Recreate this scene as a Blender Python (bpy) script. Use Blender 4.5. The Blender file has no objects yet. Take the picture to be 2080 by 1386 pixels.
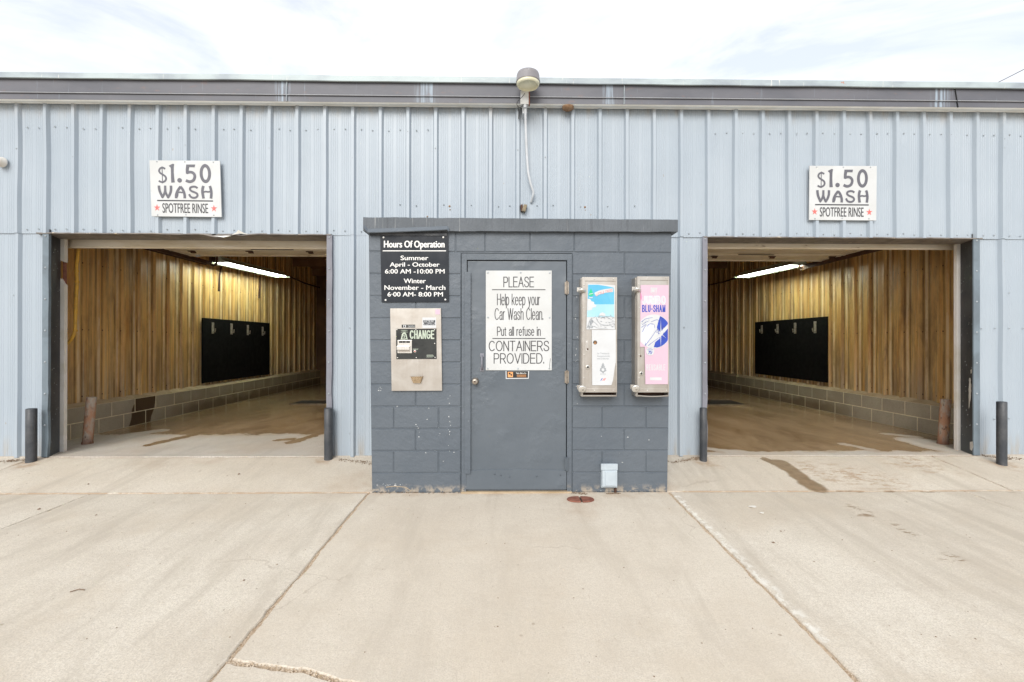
import bpy, bmesh, math, random
from mathutils import Vector, Matrix, noise
random.seed(7)
R = math.radians
SC = bpy.context.scene
COL = SC.collection

# ------------------------------------------------------------------ camera
H = 1.393
F = 924.4
YAW, PITCH, ROLL = -0.01407, 0.0022, 0.00155
RM = Matrix.Rotation(YAW, 3, 'Z') @ Matrix.Rotation(math.pi/2 + PITCH, 3, 'X') @ Matrix.Rotation(ROLL, 3, 'Z')
cd = bpy.data.cameras.new('camera'); cam = bpy.data.objects.new('camera', cd); COL.objects.link(cam)
cd.sensor_width = 36; cd.lens = 16.0; cd.clip_end = 2000; cd.clip_start = 0.05
cam.matrix_world = Matrix.Translation((0, 0, H)) @ RM.to_4x4()
SC.camera = cam
SC.cycles.diffuse_bounces = 8; SC.cycles.max_bounces = 12
SC.view_settings.view_transform = 'Standard'; SC.view_settings.look = 'None'
SC.view_settings.exposure = 1.0; SC.view_settings.gamma = 1

# ------------------------------------------------------------------ sky and sun
SUN_EL, SUN_AZ = R(32), R(192)      # sun high behind the camera, slightly to the left
w = bpy.data.worlds.new('World'); SC.world = w; w.use_nodes = True
wn = w.node_tree.nodes; wl = w.node_tree.links; wn.clear()
wo = wn.new('ShaderNodeOutputWorld'); bg = wn.new('ShaderNodeBackground')
sky = wn.new('ShaderNodeTexSky'); sky.sky_type = 'NISHITA'; sky.sun_disc = False
sky.sun_elevation = SUN_EL; sky.sun_rotation = SUN_AZ
tc = wn.new('ShaderNodeTexCoord'); mp = wn.new('ShaderNodeMapping')
mp.inputs['Scale'].default_value = (1.0, 0.55, 2.6); mp.inputs['Rotation'].default_value = (0, 0, R(35))
mp.inputs['Location'].default_value = (.35, .1, .2)
wl.new(tc.outputs['Generated'], mp.inputs['Vector'])
n1 = wn.new('ShaderNodeTexNoise'); n1.inputs['Scale'].default_value = 2.1; n1.inputs['Detail'].default_value = 7
n1.inputs['Roughness'].default_value = 0.6; n1.inputs['Distortion'].default_value = 0.9
wl.new(mp.outputs[0], n1.inputs['Vector'])
cr = wn.new('ShaderNodeValToRGB'); cr.color_ramp.elements[0].position = 0.36; cr.color_ramp.elements[1].position = 0.56
cr.color_ramp.elements[0].color = (0.62, 0.62, 0.62, 1); cr.color_ramp.elements[1].color = (1, 1, 1, 1)
wl.new(n1.outputs['Fac'], cr.inputs['Fac'])
mx = wn.new('ShaderNodeMix'); mx.data_type = 'RGBA'
wl.new(cr.outputs['Color'], mx.inputs[0])
sm = wn.new('ShaderNodeVectorMath'); sm.operation = 'SCALE'; sm.inputs['Scale'].default_value = 1.15
wl.new(sky.outputs[0], sm.inputs[0]); wl.new(sm.outputs[0], mx.inputs[6])
mx.inputs[7].default_value = (5.9, 6.0, 6.2, 1)
wl.new(mx.outputs[2], bg.inputs['Color']); bg.inputs['Strength'].default_value = 0.1
wl.new(bg.outputs[0], wo.inputs['Surface'])
sd = bpy.data.lights.new('sun', 'SUN'); so = bpy.data.objects.new('sun', sd); COL.objects.link(so)
sd.energy = 1.4; sd.angle = R(34); sd.color = (1, 0.96, 0.9)
sdir = Vector((math.sin(SUN_AZ)*math.cos(SUN_EL), math.cos(SUN_AZ)*math.cos(SUN_EL), math.sin(SUN_EL)))
so.rotation_euler = sdir.to_track_quat('Z', 'Y').to_euler()

# ------------------------------------------------------------------ photo rays -> places
CAM = Vector((0, 0, H))
def ray(px, py):
    return RM @ Vector(((px-1040)/F, -(py-693)/F, -1))
def P(px, py, Y):
    d = ray(px, py); t = Y/d.y
    return CAM + d*t
def PX(px, py, X):
    d = ray(px, py); t = X/d.x
    return CAM + d*t
XA, XB = -1.262, 1.518          # long joints of the concrete
YK, YW = 4.22, 5.084            # kiosk front, shed front
ZB = 0.125                      # bay floor level
def gz(y):
    if y <= YK: return 0.027*(y-YK)
    if y <= YW: return ZB*(y-YK)/(YW-YK)
    return ZB
def G(px, py):
    d = ray(px, py)
    lo, hi = 0.5, 16.0
    for _ in range(50):
        m = (lo+hi)/2; q = CAM + d*(m/d.y)
        if q.z > gz(m): lo = m
        else: hi = m
    q = CAM + d*(lo/d.y); return Vector((q.x, q.y, gz(q.y)))

# ------------------------------------------------------------------ mesh builder
class MB:
    def __init__(s): s.v = []; s.f = []; s.m = []; s.sm = []
    def add(s, vs, fs, m=0, smooth=False):
        o = len(s.v); s.v += [Vector(p) for p in vs]
        for f in fs: s.f.append([o+i for i in f]); s.m.append(m); s.sm.append(smooth)
    def box(s, a, b, m=0, bev=0.0):
        x0, y0, z0 = a; x1, y1, z1 = b
        if bev > 0:
            bm = bmesh.new(); bmesh.ops.create_cube(bm, size=1)
            for v in bm.verts:
                v.co = Vector(((x0+x1)/2+v.co.x*(x1-x0), (y0+y1)/2+v.co.y*(y1-y0), (z0+z1)/2+v.co.z*(z1-z0)))
            bmesh.ops.bevel(bm, geom=bm.edges[:], offset=bev, segments=2, profile=0.7, affect='EDGES')
            s.bm(bm, m); return
        s.add([(x0,y0,z0),(x1,y0,z0),(x1,y1,z0),(x0,y1,z0),(x0,y0,z1),(x1,y0,z1),(x1,y1,z1),(x0,y1,z1)],
              [(0,1,5,4),(1,2,6,5),(2,3,7,6),(3,0,4,7),(4,5,6,7),(3,2,1,0)], m)
    def bm(s, bm, m=0, mat=None, smooth=False):
        bm.verts.ensure_lookup_table()
        vs = [(mat @ v.co) if mat else v.co.copy() for v in bm.verts]
        for i, v in enumerate(bm.verts): v.index = i
        s.add(vs, [[v.index for v in f.verts] for f in bm.faces], m, smooth); bm.free()
    def poly(s, pts, m=0):
        s.add(pts, [list(range(len(pts)))], m)
    def prism(s, pts, dirv, m=0):        # extrude a planar polygon
        n = len(pts); d = Vector(dirv); pts = [Vector(p) for p in pts]
        s.add(pts + [p+d for p in pts], [list(range(n))[::-1], list(range(n, 2*n))] + [(i, (i+1) % n, n+(i+1) % n, n+i) for i in range(n)], m)
    def tube(s, pts, r, m=0, n=10, cap=True, smooth=True):
        pts = [Vector(p) for p in pts]; rs = r if isinstance(r, (list, tuple)) else [r]*len(pts)
        vs = []; fs = []; up = None
        for i, p in enumerate(pts):
            t = (pts[min(i+1, len(pts)-1)]-pts[max(i-1, 0)]).normalized()
            if up is None: up = Vector((0, 0, 1)) if abs(t.z) < 0.9 else Vector((1, 0, 0))
            a = t.cross(up).normalized(); b = a.cross(t).normalized(); up = b
            for k in range(n):
                an = 2*math.pi*k/n
                vs.append(p + (a*math.cos(an)+b*math.sin(an))*rs[i])
        for i in range(len(pts)-1):
            for k in range(n):
                fs.append((i*n+k, i*n+(k+1) % n, (i+1)*n+(k+1) % n, (i+1)*n+k))
        s.add(vs, fs, m, smooth)
        if cap:
            s.add(vs[:n], [list(range(n))], m); s.add(vs[-n:], [list(range(n))[::-1]], m)
    def lathe(s, c, prof, m=0, n=32, axis='Z', smooth=True):
        c = Vector(c); vs = []; fs = []
        for (r, h) in prof:
            for k in range(n):
                a = 2*math.pi*k/n
                x, y = r*math.cos(a), r*math.sin(a)
                vs.append(c + (Vector((x, y, h)) if axis == 'Z' else Vector((x, -h, y)) if axis == 'Y' else Vector((h, x, y))))
        for i in range(len(prof)-1):
            for k in range(n):
                fs.append((i*n+k, i*n+(k+1) % n, (i+1)*n+(k+1) % n, (i+1)*n+k))
        s.add(vs, fs, m, smooth)
        for e in (0, len(prof)-1):
            if prof[e][0] > 1e-4: s.add(vs[e*n:(e+1)*n], [list(range(n))], m)
    def build(s, name, mats, parent=None, loc=None, kind=None, label=None):
        if not isinstance(mats, (list, tuple)): mats = [mats]
        base = Vector(parent.get('_w', (0, 0, 0))) if parent else Vector(loc or (0, 0, 0))
        me = bpy.data.meshes.new(name)
        me.from_pydata([p-base for p in s.v], [], s.f)
        for mt in mats: me.materials.append(mt)
        me.polygons.foreach_set('material_index', s.m); me.polygons.foreach_set('use_smooth', s.sm)
        bm = bmesh.new(); bm.from_mesh(me); bmesh.ops.recalc_face_normals(bm, faces=bm.faces[:]) if len(bm.faces) < 60000 else None
        bm.to_mesh(me); bm.free(); me.update()
        o = bpy.data.objects.new(name, me); COL.objects.link(o)
        if parent: o.parent = parent; o['_w'] = list(base)
        else: o.location = base; o['_w'] = list(base)
        if kind: o['kind'] = kind
        if label: o['label'] = label
        return o
def thing(name, label, cat, loc=(0, 0, 0), group=None):
    o = bpy.data.objects.new(name, None); COL.objects.link(o); o.location = loc; o['_w'] = list(loc)
    o.empty_display_size = 0.1
    return tag(o, label, cat, group)
def tag(o, label, cat, group=None):
    o['label'] = label; o['category'] = cat
    if group: o['group'] = group
    return o

# ------------------------------------------------------------------ materials
def rgb(c): return (c[0], c[1], c[2], 1)
class NT:
    def __init__(s, name):
        s.mat = bpy.data.materials.new(name); s.mat.use_nodes = True
        s.t = s.mat.node_tree; s.N = s.t.nodes; s.L = s.t.links
        s.b = s.N['Principled BSDF']; s.pos = None; s.bumps = None
    def P(s, kind='Object'):
        if s.pos is None: s.pos = s.N.new('ShaderNodeTexCoord')
        return s.pos.outputs[kind]
    def W(s): return s.N.new('ShaderNodeNewGeometry').outputs['Position']
    def map(s, vec, scale=(1, 1, 1), loc=(0, 0, 0)):
        m = s.N.new('ShaderNodeMapping'); m.inputs['Scale'].default_value = scale; m.inputs['Location'].default_value = loc
        s.L.new(vec, m.inputs['Vector']); return m.outputs[0]
    def noise(s, vec, scale, detail=4, rough=0.55, dist=0, out='Fac'):
        n = s.N.new('ShaderNodeTexNoise'); n.inputs['Scale'].default_value = scale; n.inputs['Detail'].default_value = detail
        n.inputs['Roughness'].default_value = rough; n.inputs['Distortion'].default_value = dist
        s.L.new(vec, n.inputs['Vector']); return n.outputs[out]
    def vor(s, vec, scale, feat='F1'):
        n = s.N.new('ShaderNodeTexVoronoi'); n.feature = feat; n.inputs['Scale'].default_value = scale
        s.L.new(vec, n.inputs['Vector']); return n.outputs['Distance']
    def ramp(s, fac, a, b, c0=0.0, c1=1.0):
        m = s.N.new('ShaderNodeMapRange'); m.interpolation_type = 'SMOOTHSTEP'
        m.inputs['From Min'].default_value = a; m.inputs['From Max'].default_value = b
        m.inputs['To Min'].default_value = c0; m.inputs['To Max'].default_value = c1
        s.L.new(fac, m.inputs['Value']); return m.outputs[0]
    def math(s, op, a, b=None, c=None):
        m = s.N.new('ShaderNodeMath'); m.operation = op
        for i, x in enumerate((a, b, c)):
            if x is None: continue
            if isinstance(x, (int, float)): m.inputs[i].default_value = x
            else: s.L.new(x, m.inputs[i])
        return m.outputs[0]
    def mix(s, fac, a, b):
        m = s.N.new('ShaderNodeMix'); m.data_type = 'RGBA'
        for i, x in ((0, fac), (6, a), (7, b)):
            if isinstance(x, (int, float)): m.inputs[i].default_value = x
            elif isinstance(x, (tuple, list)): m.inputs[i].default_value = rgb(x)
            else: s.L.new(x, m.inputs[i])
        return m.outputs[2]
    def sep(s, vec):
        m = s.N.new('ShaderNodeSeparateXYZ'); s.L.new(vec, m.inputs[0]); return m.outputs
    def comb(s, x, y, z):
        m = s.N.new('ShaderNodeCombineXYZ')
        for i, q in enumerate((x, y, z)):
            if isinstance(q, (int, float)): m.inputs[i].default_value = q
            else: s.L.new(q, m.inputs[i])
        return m.outputs[0]
    def bump(s, h, strength, dist=0.01):
        b = s.N.new('ShaderNodeBump'); b.inputs['Strength'].default_value = strength; b.inputs['Distance'].default_value = dist
        s.L.new(h, b.inputs['Height'])
        if s.bumps: s.L.new(s.bumps, b.inputs['Normal'])
        s.bumps = b.outputs[0]; s.L.new(s.bumps, s.b.inputs['Normal'])
    def color(s, c):
        if isinstance(c, (tuple, list)): s.b.inputs['Base Color'].default_value = rgb(c)
        else: s.L.new(c, s.b.inputs['Base Color'])
    def rough(s, c):
        if isinstance(c, (int, float)): s.b.inputs['Roughness'].default_value = c
        else: s.L.new(c, s.b.inputs['Roughness'])
    def warp(s, vec, scale, amt):
        n = s.noise(vec, scale, 4, 0.6, 0, 'Color')
        m = s.N.new('ShaderNodeVectorMath'); m.operation = 'SUBTRACT'; s.L.new(n, m.inputs[0]); m.inputs[1].default_value = (.5, .5, .5)
        k = s.N.new('ShaderNodeVectorMath'); k.operation = 'MULTIPLY_ADD'; s.L.new(m.outputs[0], k.inputs[0])
        k.inputs[1].default_value = (amt, amt, 0); s.L.new(vec, k.inputs[2]); return k.outputs[0]
    def seg(s, vec, a, b):               # distance from a segment in the xy plane (vec must have z = 0)
        ax, ay = a; bx, by = b; d = Vector((bx-ax, by-ay, 0)); L2 = d.length_squared
        pa = s.N.new('ShaderNodeVectorMath'); pa.operation = 'SUBTRACT'; s.L.new(vec, pa.inputs[0]); pa.inputs[1].default_value = (ax, ay, 0)
        dt = s.N.new('ShaderNodeVectorMath'); dt.operation = 'DOT_PRODUCT'; s.L.new(pa.outputs[0], dt.inputs[0]); dt.inputs[1].default_value = d/L2
        cl = s.N.new('ShaderNodeClamp'); s.L.new(dt.outputs['Value'], cl.inputs[0])
        sc = s.N.new('ShaderNodeVectorMath'); sc.operation = 'SCALE'; sc.inputs[0].default_value = d; s.L.new(cl.outputs[0], sc.inputs['Scale'])
        ds = s.N.new('ShaderNodeVectorMath'); ds.operation = 'DISTANCE'; s.L.new(pa.outputs[0], ds.inputs[0]); s.L.new(sc.outputs[0], ds.inputs[1])
        return ds.outputs['Value']

def simple(name, c1, c2=None, scale=6, rough=0.5, metal=0, bump=0, bscale=60, stretch=(1, 1, 1), spots=None, coat=0, contrast=(0.35, 0.65), bdist=0.004):
    n = NT(name); v = n.map(n.P(), stretch)
    c = c1
    if c2: c = n.mix(n.ramp(n.noise(v, scale, 6, 0.6, 0.4), *contrast), c1, c2)
    if spots:
        sc, th, col = spots
        c = n.mix(n.ramp(n.noise(v, sc, 5, 0.7), th, th+0.04), c, col)
    n.color(c)
    n.rough(n.ramp(n.noise(v, scale*2.3, 3), 0.3, 0.7, max(rough-0.08, 0.02), min(rough+0.1, 1)))
    n.b.inputs['Metallic'].default_value = metal
    if bump: n.bump(n.noise(v, bscale, 4, 0.6), bump, bdist)
    return n.mat

def m_siding():
    n = NT('pale_blue_siding'); p = n.P(); v = n.map(p, (9, 9, 0.7)); q = n.map(p, (1, 1, 1))
    c = n.mix(n.ramp(n.noise(q, 0.9, 4), .3, .7), (.338, .392, .446), (.370, .423, .474))
    c = n.mix(n.ramp(n.noise(v, 1.6, 5, .65), .58, .85, 0, .45), c, (.37, .40, .41))
    z = n.sep(p)[2]
    low = n.math('MULTIPLY', n.ramp(z, 0.1, 0.42, 1, 0), n.ramp(n.noise(n.map(p, (14, 14, 2)), 1.0, 5), .45, .7))
    c = n.mix(n.math('MULTIPLY', low, .7), c, (.36, .31, .24))
    top = n.math('MULTIPLY', n.ramp(z, 3.8, 4.02, 0, 1), n.ramp(n.noise(n.map(p, (9, 9, 3)), 1.0, 4), .45, .75))
    c = n.mix(n.math('MULTIPLY', top, .5), c, (.40, .34, .27))
    c = n.mix(n.ramp(n.noise(n.map(p, (1, 1, .5)), 23, 3, .5), .76, .79), c, (.3, .27, .24))
    n.color(c); n.rough(0.42)
    n.bump(n.noise(n.map(p, (1.5, 1.5, .8)), 2.2, 3), .55, .012); n.bump(n.noise(p, 90, 2), .05, .002)
    return n.mat
def m_inner():
    n = NT('stained_inner_panel'); p = n.P()
    st = n.map(p, (5, 5, .3)); s2 = n.map(p, (26, 26, .6))
    c = n.mix(n.ramp(n.noise(st, 1.2, 6, .65, .05), .3, .7), (.84, .55, .21), (.58, .33, .11))
    c = n.mix(n.ramp(n.noise(s2, 1.5, 5, .7, .1), .5, .8, 0, .5), c, (.30, .19, .085))
    c = n.mix(n.ramp(n.noise(n.map(p, (11, 11, .8), (3, 1, 7)), 1.4, 5, .7, .2), .54, .78, 0, .55), c, (.56, .46, .28))
    c = n.mix(n.ramp(n.noise(n.map(p, (3.2, 3.2, .5), (9, 4, 2)), 1.6, 5, .7, .15), .50, .66, 0, .8), c, (.55, .27, .08))
    z = n.sep(p)[2]
    c = n.mix(n.math('MULTIPLY', n.ramp(z, .5, 1.5, 1, 0), n.ramp(n.noise(s2, .8, 5, .6), .35, .65)), c, (.44, .36, .26))
    c = n.mix(n.ramp(n.noise(n.map(p, (70, 70, .35)), 1.0, 3, .6), .48, .60, 0, .5), c, (.42, .28, .12))
    c = n.mix(n.ramp(n.noise(n.map(p, (55, 55, .5), (2, 2, 2)), 1.0, 3, .6), .60, .68, 0, .5), c, (.75, .66, .45))
    c = n.mix(n.ramp(n.noise(n.map(p, (2.1, 2.1, .42), (6, 1, 3)), 1.5, 5, .7, .2), .46, .66, 0, .72), c, (.235, .15, .075))
    # rib light and shade put in the colour: pale worn crests, dark flanks
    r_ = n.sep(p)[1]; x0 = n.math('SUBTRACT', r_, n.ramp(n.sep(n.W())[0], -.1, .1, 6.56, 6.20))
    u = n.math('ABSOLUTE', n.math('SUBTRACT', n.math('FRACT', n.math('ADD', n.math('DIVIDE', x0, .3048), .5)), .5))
    crest_light = n.math('MULTIPLY', n.ramp(u, .05, .075, 1, 0), n.ramp(n.noise(n.map(p, (1, 3, .9)), 2.2, 5, .7), .34, .62, .1, .9))
    c = n.mix(crest_light, c, (.80, .66, .43))
    side_shade = n.math('MULTIPLY', n.ramp(u, .10, .13), n.ramp(u, .16, .24, 1, 0)); c = n.mix(n.math('MULTIPLY', side_shade, n.ramp(n.noise(n.map(p, (1, 3, .8), (4, 4, 4)), 2, 5, .7), .3, .6, .1, .75)), c, (.16, .09, .035))
    n.color(c); n.rough(n.ramp(n.noise(s2, 1.0, 4), .3, .7, .30, .55)); n.bump(n.noise(p, 5, 3), .5, .012); n.bump(n.noise(p, 30, 5, .6), .25, .004); return n.mat
def m_concrete(name, wetfn=None, ca=(.72, .66, .56), cb=(.60, .525, .425), bay=False):
    n = NT(name); p = n.W(); s = n.sep(p); fl = n.comb(s[0], s[1], 0)
    c = n.mix(n.ramp(n.noise(fl, .55, 6, .6, .5), .32, .68), ca, cb)
    c = n.mix(n.ramp(n.noise(n.map(fl, (1, 1, 1), (5, 3, 0)), 2.6, 6, .65, .3), .42, .75, 0, .55), c, tuple(x*.84 for x in cb))
    c = n.mix(n.ramp(n.noise(fl, 130, 3, .75), .40, .66, 0, .65), c, tuple(x*.60 for x in cb))
    c = n.mix(n.ramp(n.noise(fl, 42, 5, .8), .44, .66, 0, .5), c, tuple(x*.72 for x in cb))
    c = n.mix(n.ramp(n.noise(n.map(fl, (1, 1, 1), (7, 7, 0)), 55, 5, .8), .52, .70, 0, .5), c, (.66, .63, .58))
    c = n.mix(n.ramp(n.noise(n.map(fl, (1, 1, 1), (3, 9, 0)), 14, 6, .8), .50, .72, 0, .45), c, tuple(x*.78 for x in cb))
    c = n.mix(n.ramp(n.noise(n.map(fl, (1, 1, 1), (13, 2, 0)), 1.1, 5, .7), .48, .66, 0, .35), c, (.50, .42, .32))
    c = n.mix(n.ramp(n.noise(n.map(fl, (1, 1, 1), (2, 8, 0)), 190, 2, .7), .58, .7, 0, .5), c, (.60, .575, .53))
    # tiny pits and specks
    c = n.mix(n.math('MULTIPLY', n.ramp(n.vor(fl, 13), .032, .06, 1, 0), n.ramp(n.noise(fl, 1.3, 2), .40, .55)), c, (.17, .12, .085))
    c = n.mix(n.math('MULTIPLY', n.ramp(n.vor(n.map(fl, (1, 1, 1), (4, 4, 0)), 5.1), .03, .062, 1, 0), n.ramp(n.noise(n.map(fl, (1, 1, 1), (1, 6, 0)), 2.3, 2), .46, .6, 0, .8)), c, (.25, .19, .13))
    # chipped pale lip beside the right joint, worn tracks, darker streaks towards the bays
    lip = n.math('MULTIPLY', n.ramp(n.seg(n.warp(fl, 9, .05), (1.56, 2.2), (1.55, 4.2)), .006, .05, 1, 0), n.ramp(n.noise(fl, 16, 5, .75), .46, .56))
    c = n.mix(n.math('MULTIPLY', lip, .7), c, (.78, .76, .70))
    c = n.mix(n.ramp(n.noise(n.map(fl, (2.6, .38, 1)), 1.3, 6, .7, .5), .46, .70, 0, .65), c, tuple(x*.72 for x in cb))
    c = n.mix(n.math('MULTIPLY', n.ramp(n.vor(n.map(n.warp(fl, 5, .2), (1, .55, 1)), 2.3), .035, .075, 1, 0), .55), c, (.30, .23, .16))
    s0 = n.ramp(s[0], XA-.01, XA+.01); s1 = n.ramp(s[0], XB-.01, XB+.01, 1, 0); c = n.mix(n.math('MULTIPLY', n.math('MULTIPLY', s0, s1), .28), c, tuple(x*.92 for x in cb))
    hair = n.math('MULTIPLY', n.ramp(n.vor(n.warp(fl, 2.2, .5), .55, 'DISTANCE_TO_EDGE'), .0, .0045, 1, 0), n.ramp(n.noise(fl, .9, 2), .54, .60, 0, .35)); c = n.mix(hair, c, (.30, .24, .18))
    # elongated scuffs
    c = n.mix(n.ramp(n.noise(n.map(fl, (18, 5, 1)), 1.5, 5, .75, .4), .64, .72, 0, .5), c, (.33, .25, .18))
    c = n.mix(n.ramp(n.noise(n.map(fl, (5, 16, 1)), 1.2, 5, .8, .4), .64, .74, 0, .45), c, (.26, .21, .16))
    rough = .85
    if wetfn:
        wet, dirt = wetfn(n, fl)
        c = n.mix(n.math('MULTIPLY', dirt, .7), c, (.34, .22, .125))
        if bay: wc = n.mix(n.ramp(n.noise(n.map(fl, (1, .35, 1)), 2.2, 6, .7, .8), .3, .7), (.27, .175, .09), (.42, .30, .18))
        else: wc = n.mix(n.ramp(n.noise(fl, 9, 4, .6), .35, .65), (.20, .135, .075), (.26, .18, .11))
        c = n.mix(wet, c, wc); n.rough(n.ramp(wet, 0, 1, .85, .13 if bay else .5))
    else: n.rough(.85)
    n.color(c)
    n.bump(n.noise(fl, 160, 4, .7), .35, .003); n.bump(n.noise(fl, 6, 5, .6), .4, .012)
    return n.mat

def union(n, ds):
    o = ds[0]
    for d in ds[1:]: o = n.math('MINIMUM', o, d)
    return o
def xy(px, py): q = G(px, py); return (q.x, q.y)
def wet_apron(n, fl):
    wv = n.warp(fl, 7, .12); wb = n.warp(fl, 3.5, .5); wb2 = n.warp(fl, 8, .02)
    a = n.ramp(n.math('SUBTRACT', n.seg(wv, xy(1585, 940), xy(1660, 994)), .0), .068, .112, 1, 0)
    b = n.ramp(n.seg(wv, xy(1556, 934), xy(1590, 947)), .05, .06, 1, 0)
    dr = [n.seg(wb, xy(1722, 1032), xy(1760, 1047)), n.seg(wb, xy(1818, 1072), xy(1850, 1083)), n.seg(wb, xy(1915, 1125), xy(1935, 1132))]
    d = n.math('MULTIPLY', n.ramp(union(n, dr), .01, .10, 1, 0), n.ramp(n.noise(n.map(fl, (1, 2.5, 1)), 9, 4, .7), .5, .56))
    edge = n.seg(wv, xy(1700, 998), xy(2060, 1001)); e = n.math('MULTIPLY', n.ramp(edge, .006, .02, 1, 0), n.ramp(n.noise(fl, 2.2, 3), .5, .56))
    wet = n.math('MAXIMUM', n.math('MAXIMUM', a, b), n.math('MAXIMUM', n.math('MULTIPLY', d, .8), e))
    bl = [n.seg(wb, xy(1650, 955), xy(1790, 975)), n.seg(wb, xy(1850, 940), xy(1870, 943))]
    dirt = n.math('MULTIPLY', n.ramp(union(n, bl), .05, .42, 1, 0), n.ramp(n.noise(n.map(fl, (1, 2.2, 1)), 7, 6, .75), .46, .6))
    d2 = n.math('MULTIPLY', n.ramp(union(n, [n.seg(wb, xy(420, 934), xy(300, 940)), n.seg(wb, xy(735, 965), xy(700, 985)), n.seg(wb, xy(1185, 1020), xy(1185, 1036))]), .02, .3, 1, 0), n.ramp(n.noise(fl, 4, 5, .6), .3, .7, 0, .45))
    pts_ = [n.seg(wb, xy(*q_), (xy(*q_)[0]+.02, xy(*q_)[1])) for q_ in ((57, 940), (665, 935), (1431, 938), (2041, 946))]
    d2 = n.math('MAXIMUM', d2, n.math('MULTIPLY', n.ramp(union(n, pts_), .04, .20, .9, 0), n.ramp(n.noise(fl, 9, 4, .7), .3, .6)))
    ln = [n.seg(wb2, (-9, YK), (XA, YK)), n.seg(wb2, (XB, YK), (9, YK)), n.seg(wb2, (-5.1, YW-.03), (-1.9, YW-.03)), n.seg(wb2, (2.2, YW-.03), (5.3, YW-.03))]
    lines = n.math('MULTIPLY', n.ramp(union(n, ln), .008, .028, 1, 0), n.ramp(n.noise(fl, 7, 4, .7), .3, .55))
    base = n.math('MULTIPLY', n.ramp(union(n, [n.seg(wb, (-1.2, YK-.01), (1.46, YK-.01)), n.seg(wb, (-1.25, YK), (-1.25, YW)), n.seg(wb, (1.5, YK), (1.5, YW))]), .0, .16, .5, 0), n.ramp(n.noise(fl, 5, 4, .7), .35, .6))
    return wet, n.math('MAXIMUM', n.math('MAXIMUM', dirt, d2), n.math('MAXIMUM', lines, base))
def wet_bay(n, fl):
    s = n.sep(fl); wv = n.warp(fl, 3.2, .5); w2 = n.warp(fl, 6, .16)
    ws = n.sep(wv)
    # left bay: water starts further in, right bay it reaches the threshold
    left = n.ramp(ws[1], 6.12, 6.34); right = n.ramp(ws[1], 5.17, 5.29)
    side = n.ramp(s[0], -.1, .1)
    base = n.math('ADD', n.math('MULTIPLY', left, n.math('SUBTRACT', 1, side)), n.math('MULTIPLY', right, side))
    tong = [n.seg(w2, xy(300, 905), xy(420, 878)), n.seg(w2, xy(590, 900), xy(662, 878)), n.seg(w2, xy(565, 895), xy(590, 893))]
    t = n.ramp(union(n, tong), .055, .10, 1, 0)
    wet = n.math('MAXIMUM', base, t)
    dry = [n.seg(w2, xy(200, 893), xy(320, 876)), n.seg(w2, xy(1870, 897), xy(1925, 912)), n.seg(w2, xy(1800, 882), xy(1860, 888)), n.seg(w2, xy(1440, 912), xy(1490, 920)), n.seg(w2, xy(1715, 903), xy(1770, 914))]
    d = n.ramp(union(n, [dry[0], n.math('ADD', dry[1], -.12), n.math('ADD', dry[2], .06), n.math('ADD', dry[3], .05), n.math('ADD', dry[4], .075)]), .07, .17, 1, 0)
    wet = n.math('MULTIPLY', wet, n.math('SUBTRACT', 1, d))
    return wet, n.ramp(n.noise(fl, 1.5, 4), .4, .7, 0, .35)

def m_paint():
    n = NT('slate_grey_paint'); p = n.P()
    c = n.mix(n.ramp(n.noise(p, 1.6, 4), .3, .7), (.088, .107, .130), (.104, .123, .145))
    c = n.mix(n.ramp(n.noise(n.map(p, (30, 30, 1.2)), 1.2, 4, .6), .72, .78, 0, .5), c, (.35, .37, .4))
    c = n.mix(n.math('MULTIPLY', n.ramp(n.noise(p, 30, 4, .75), .66, .69), n.ramp(n.noise(p, 1.9, 2), .55, .68)), c, (.55, .56, .56))
    z = n.sep(p)[2]
    c = n.mix(n.math('MULTIPLY', n.ramp(z, 0.0, 0.09, 1, 0), n.ramp(n.noise(p, 14, 4, .7), .44, .6)), c, (.36, .31, .25))
    n.color(c); n.rough(n.ramp(n.noise(p, 8, 3), .3, .7, .42, .56))
    n.bump(n.noise(p, 45, 5, .7), .6, .006); n.bump(n.noise(p, 11, 4), .6, .012); return n.mat
def m_paint_door():
    n = NT('door_paint'); p = n.P()
    c = n.mix(n.ramp(n.noise(p, 1.3, 3), .3, .7), (.092, .111, .132), (.107, .126, .147))
    dn = n.math('MULTIPLY', n.ramp(n.noise(p, 34, 4, .75), .70, .73), n.ramp(n.noise(p, 2.2, 2), .55, .66))
    c = n.mix(dn, c, (.30, .31, .32))
    n.color(c); n.rough(n.ramp(n.noise(n.map(p, (1, 1, .5)), 5, 3), .3, .7, .3, .45))
    n.bump(n.noise(p, 3, 3), .5, .02)
    n.bump(n.math('MULTIPLY', n.noise(p, 24, 4, .7), n.ramp(n.noise(p, 2.0, 2), .48, .6)), .6, .01); return n.mat
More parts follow.
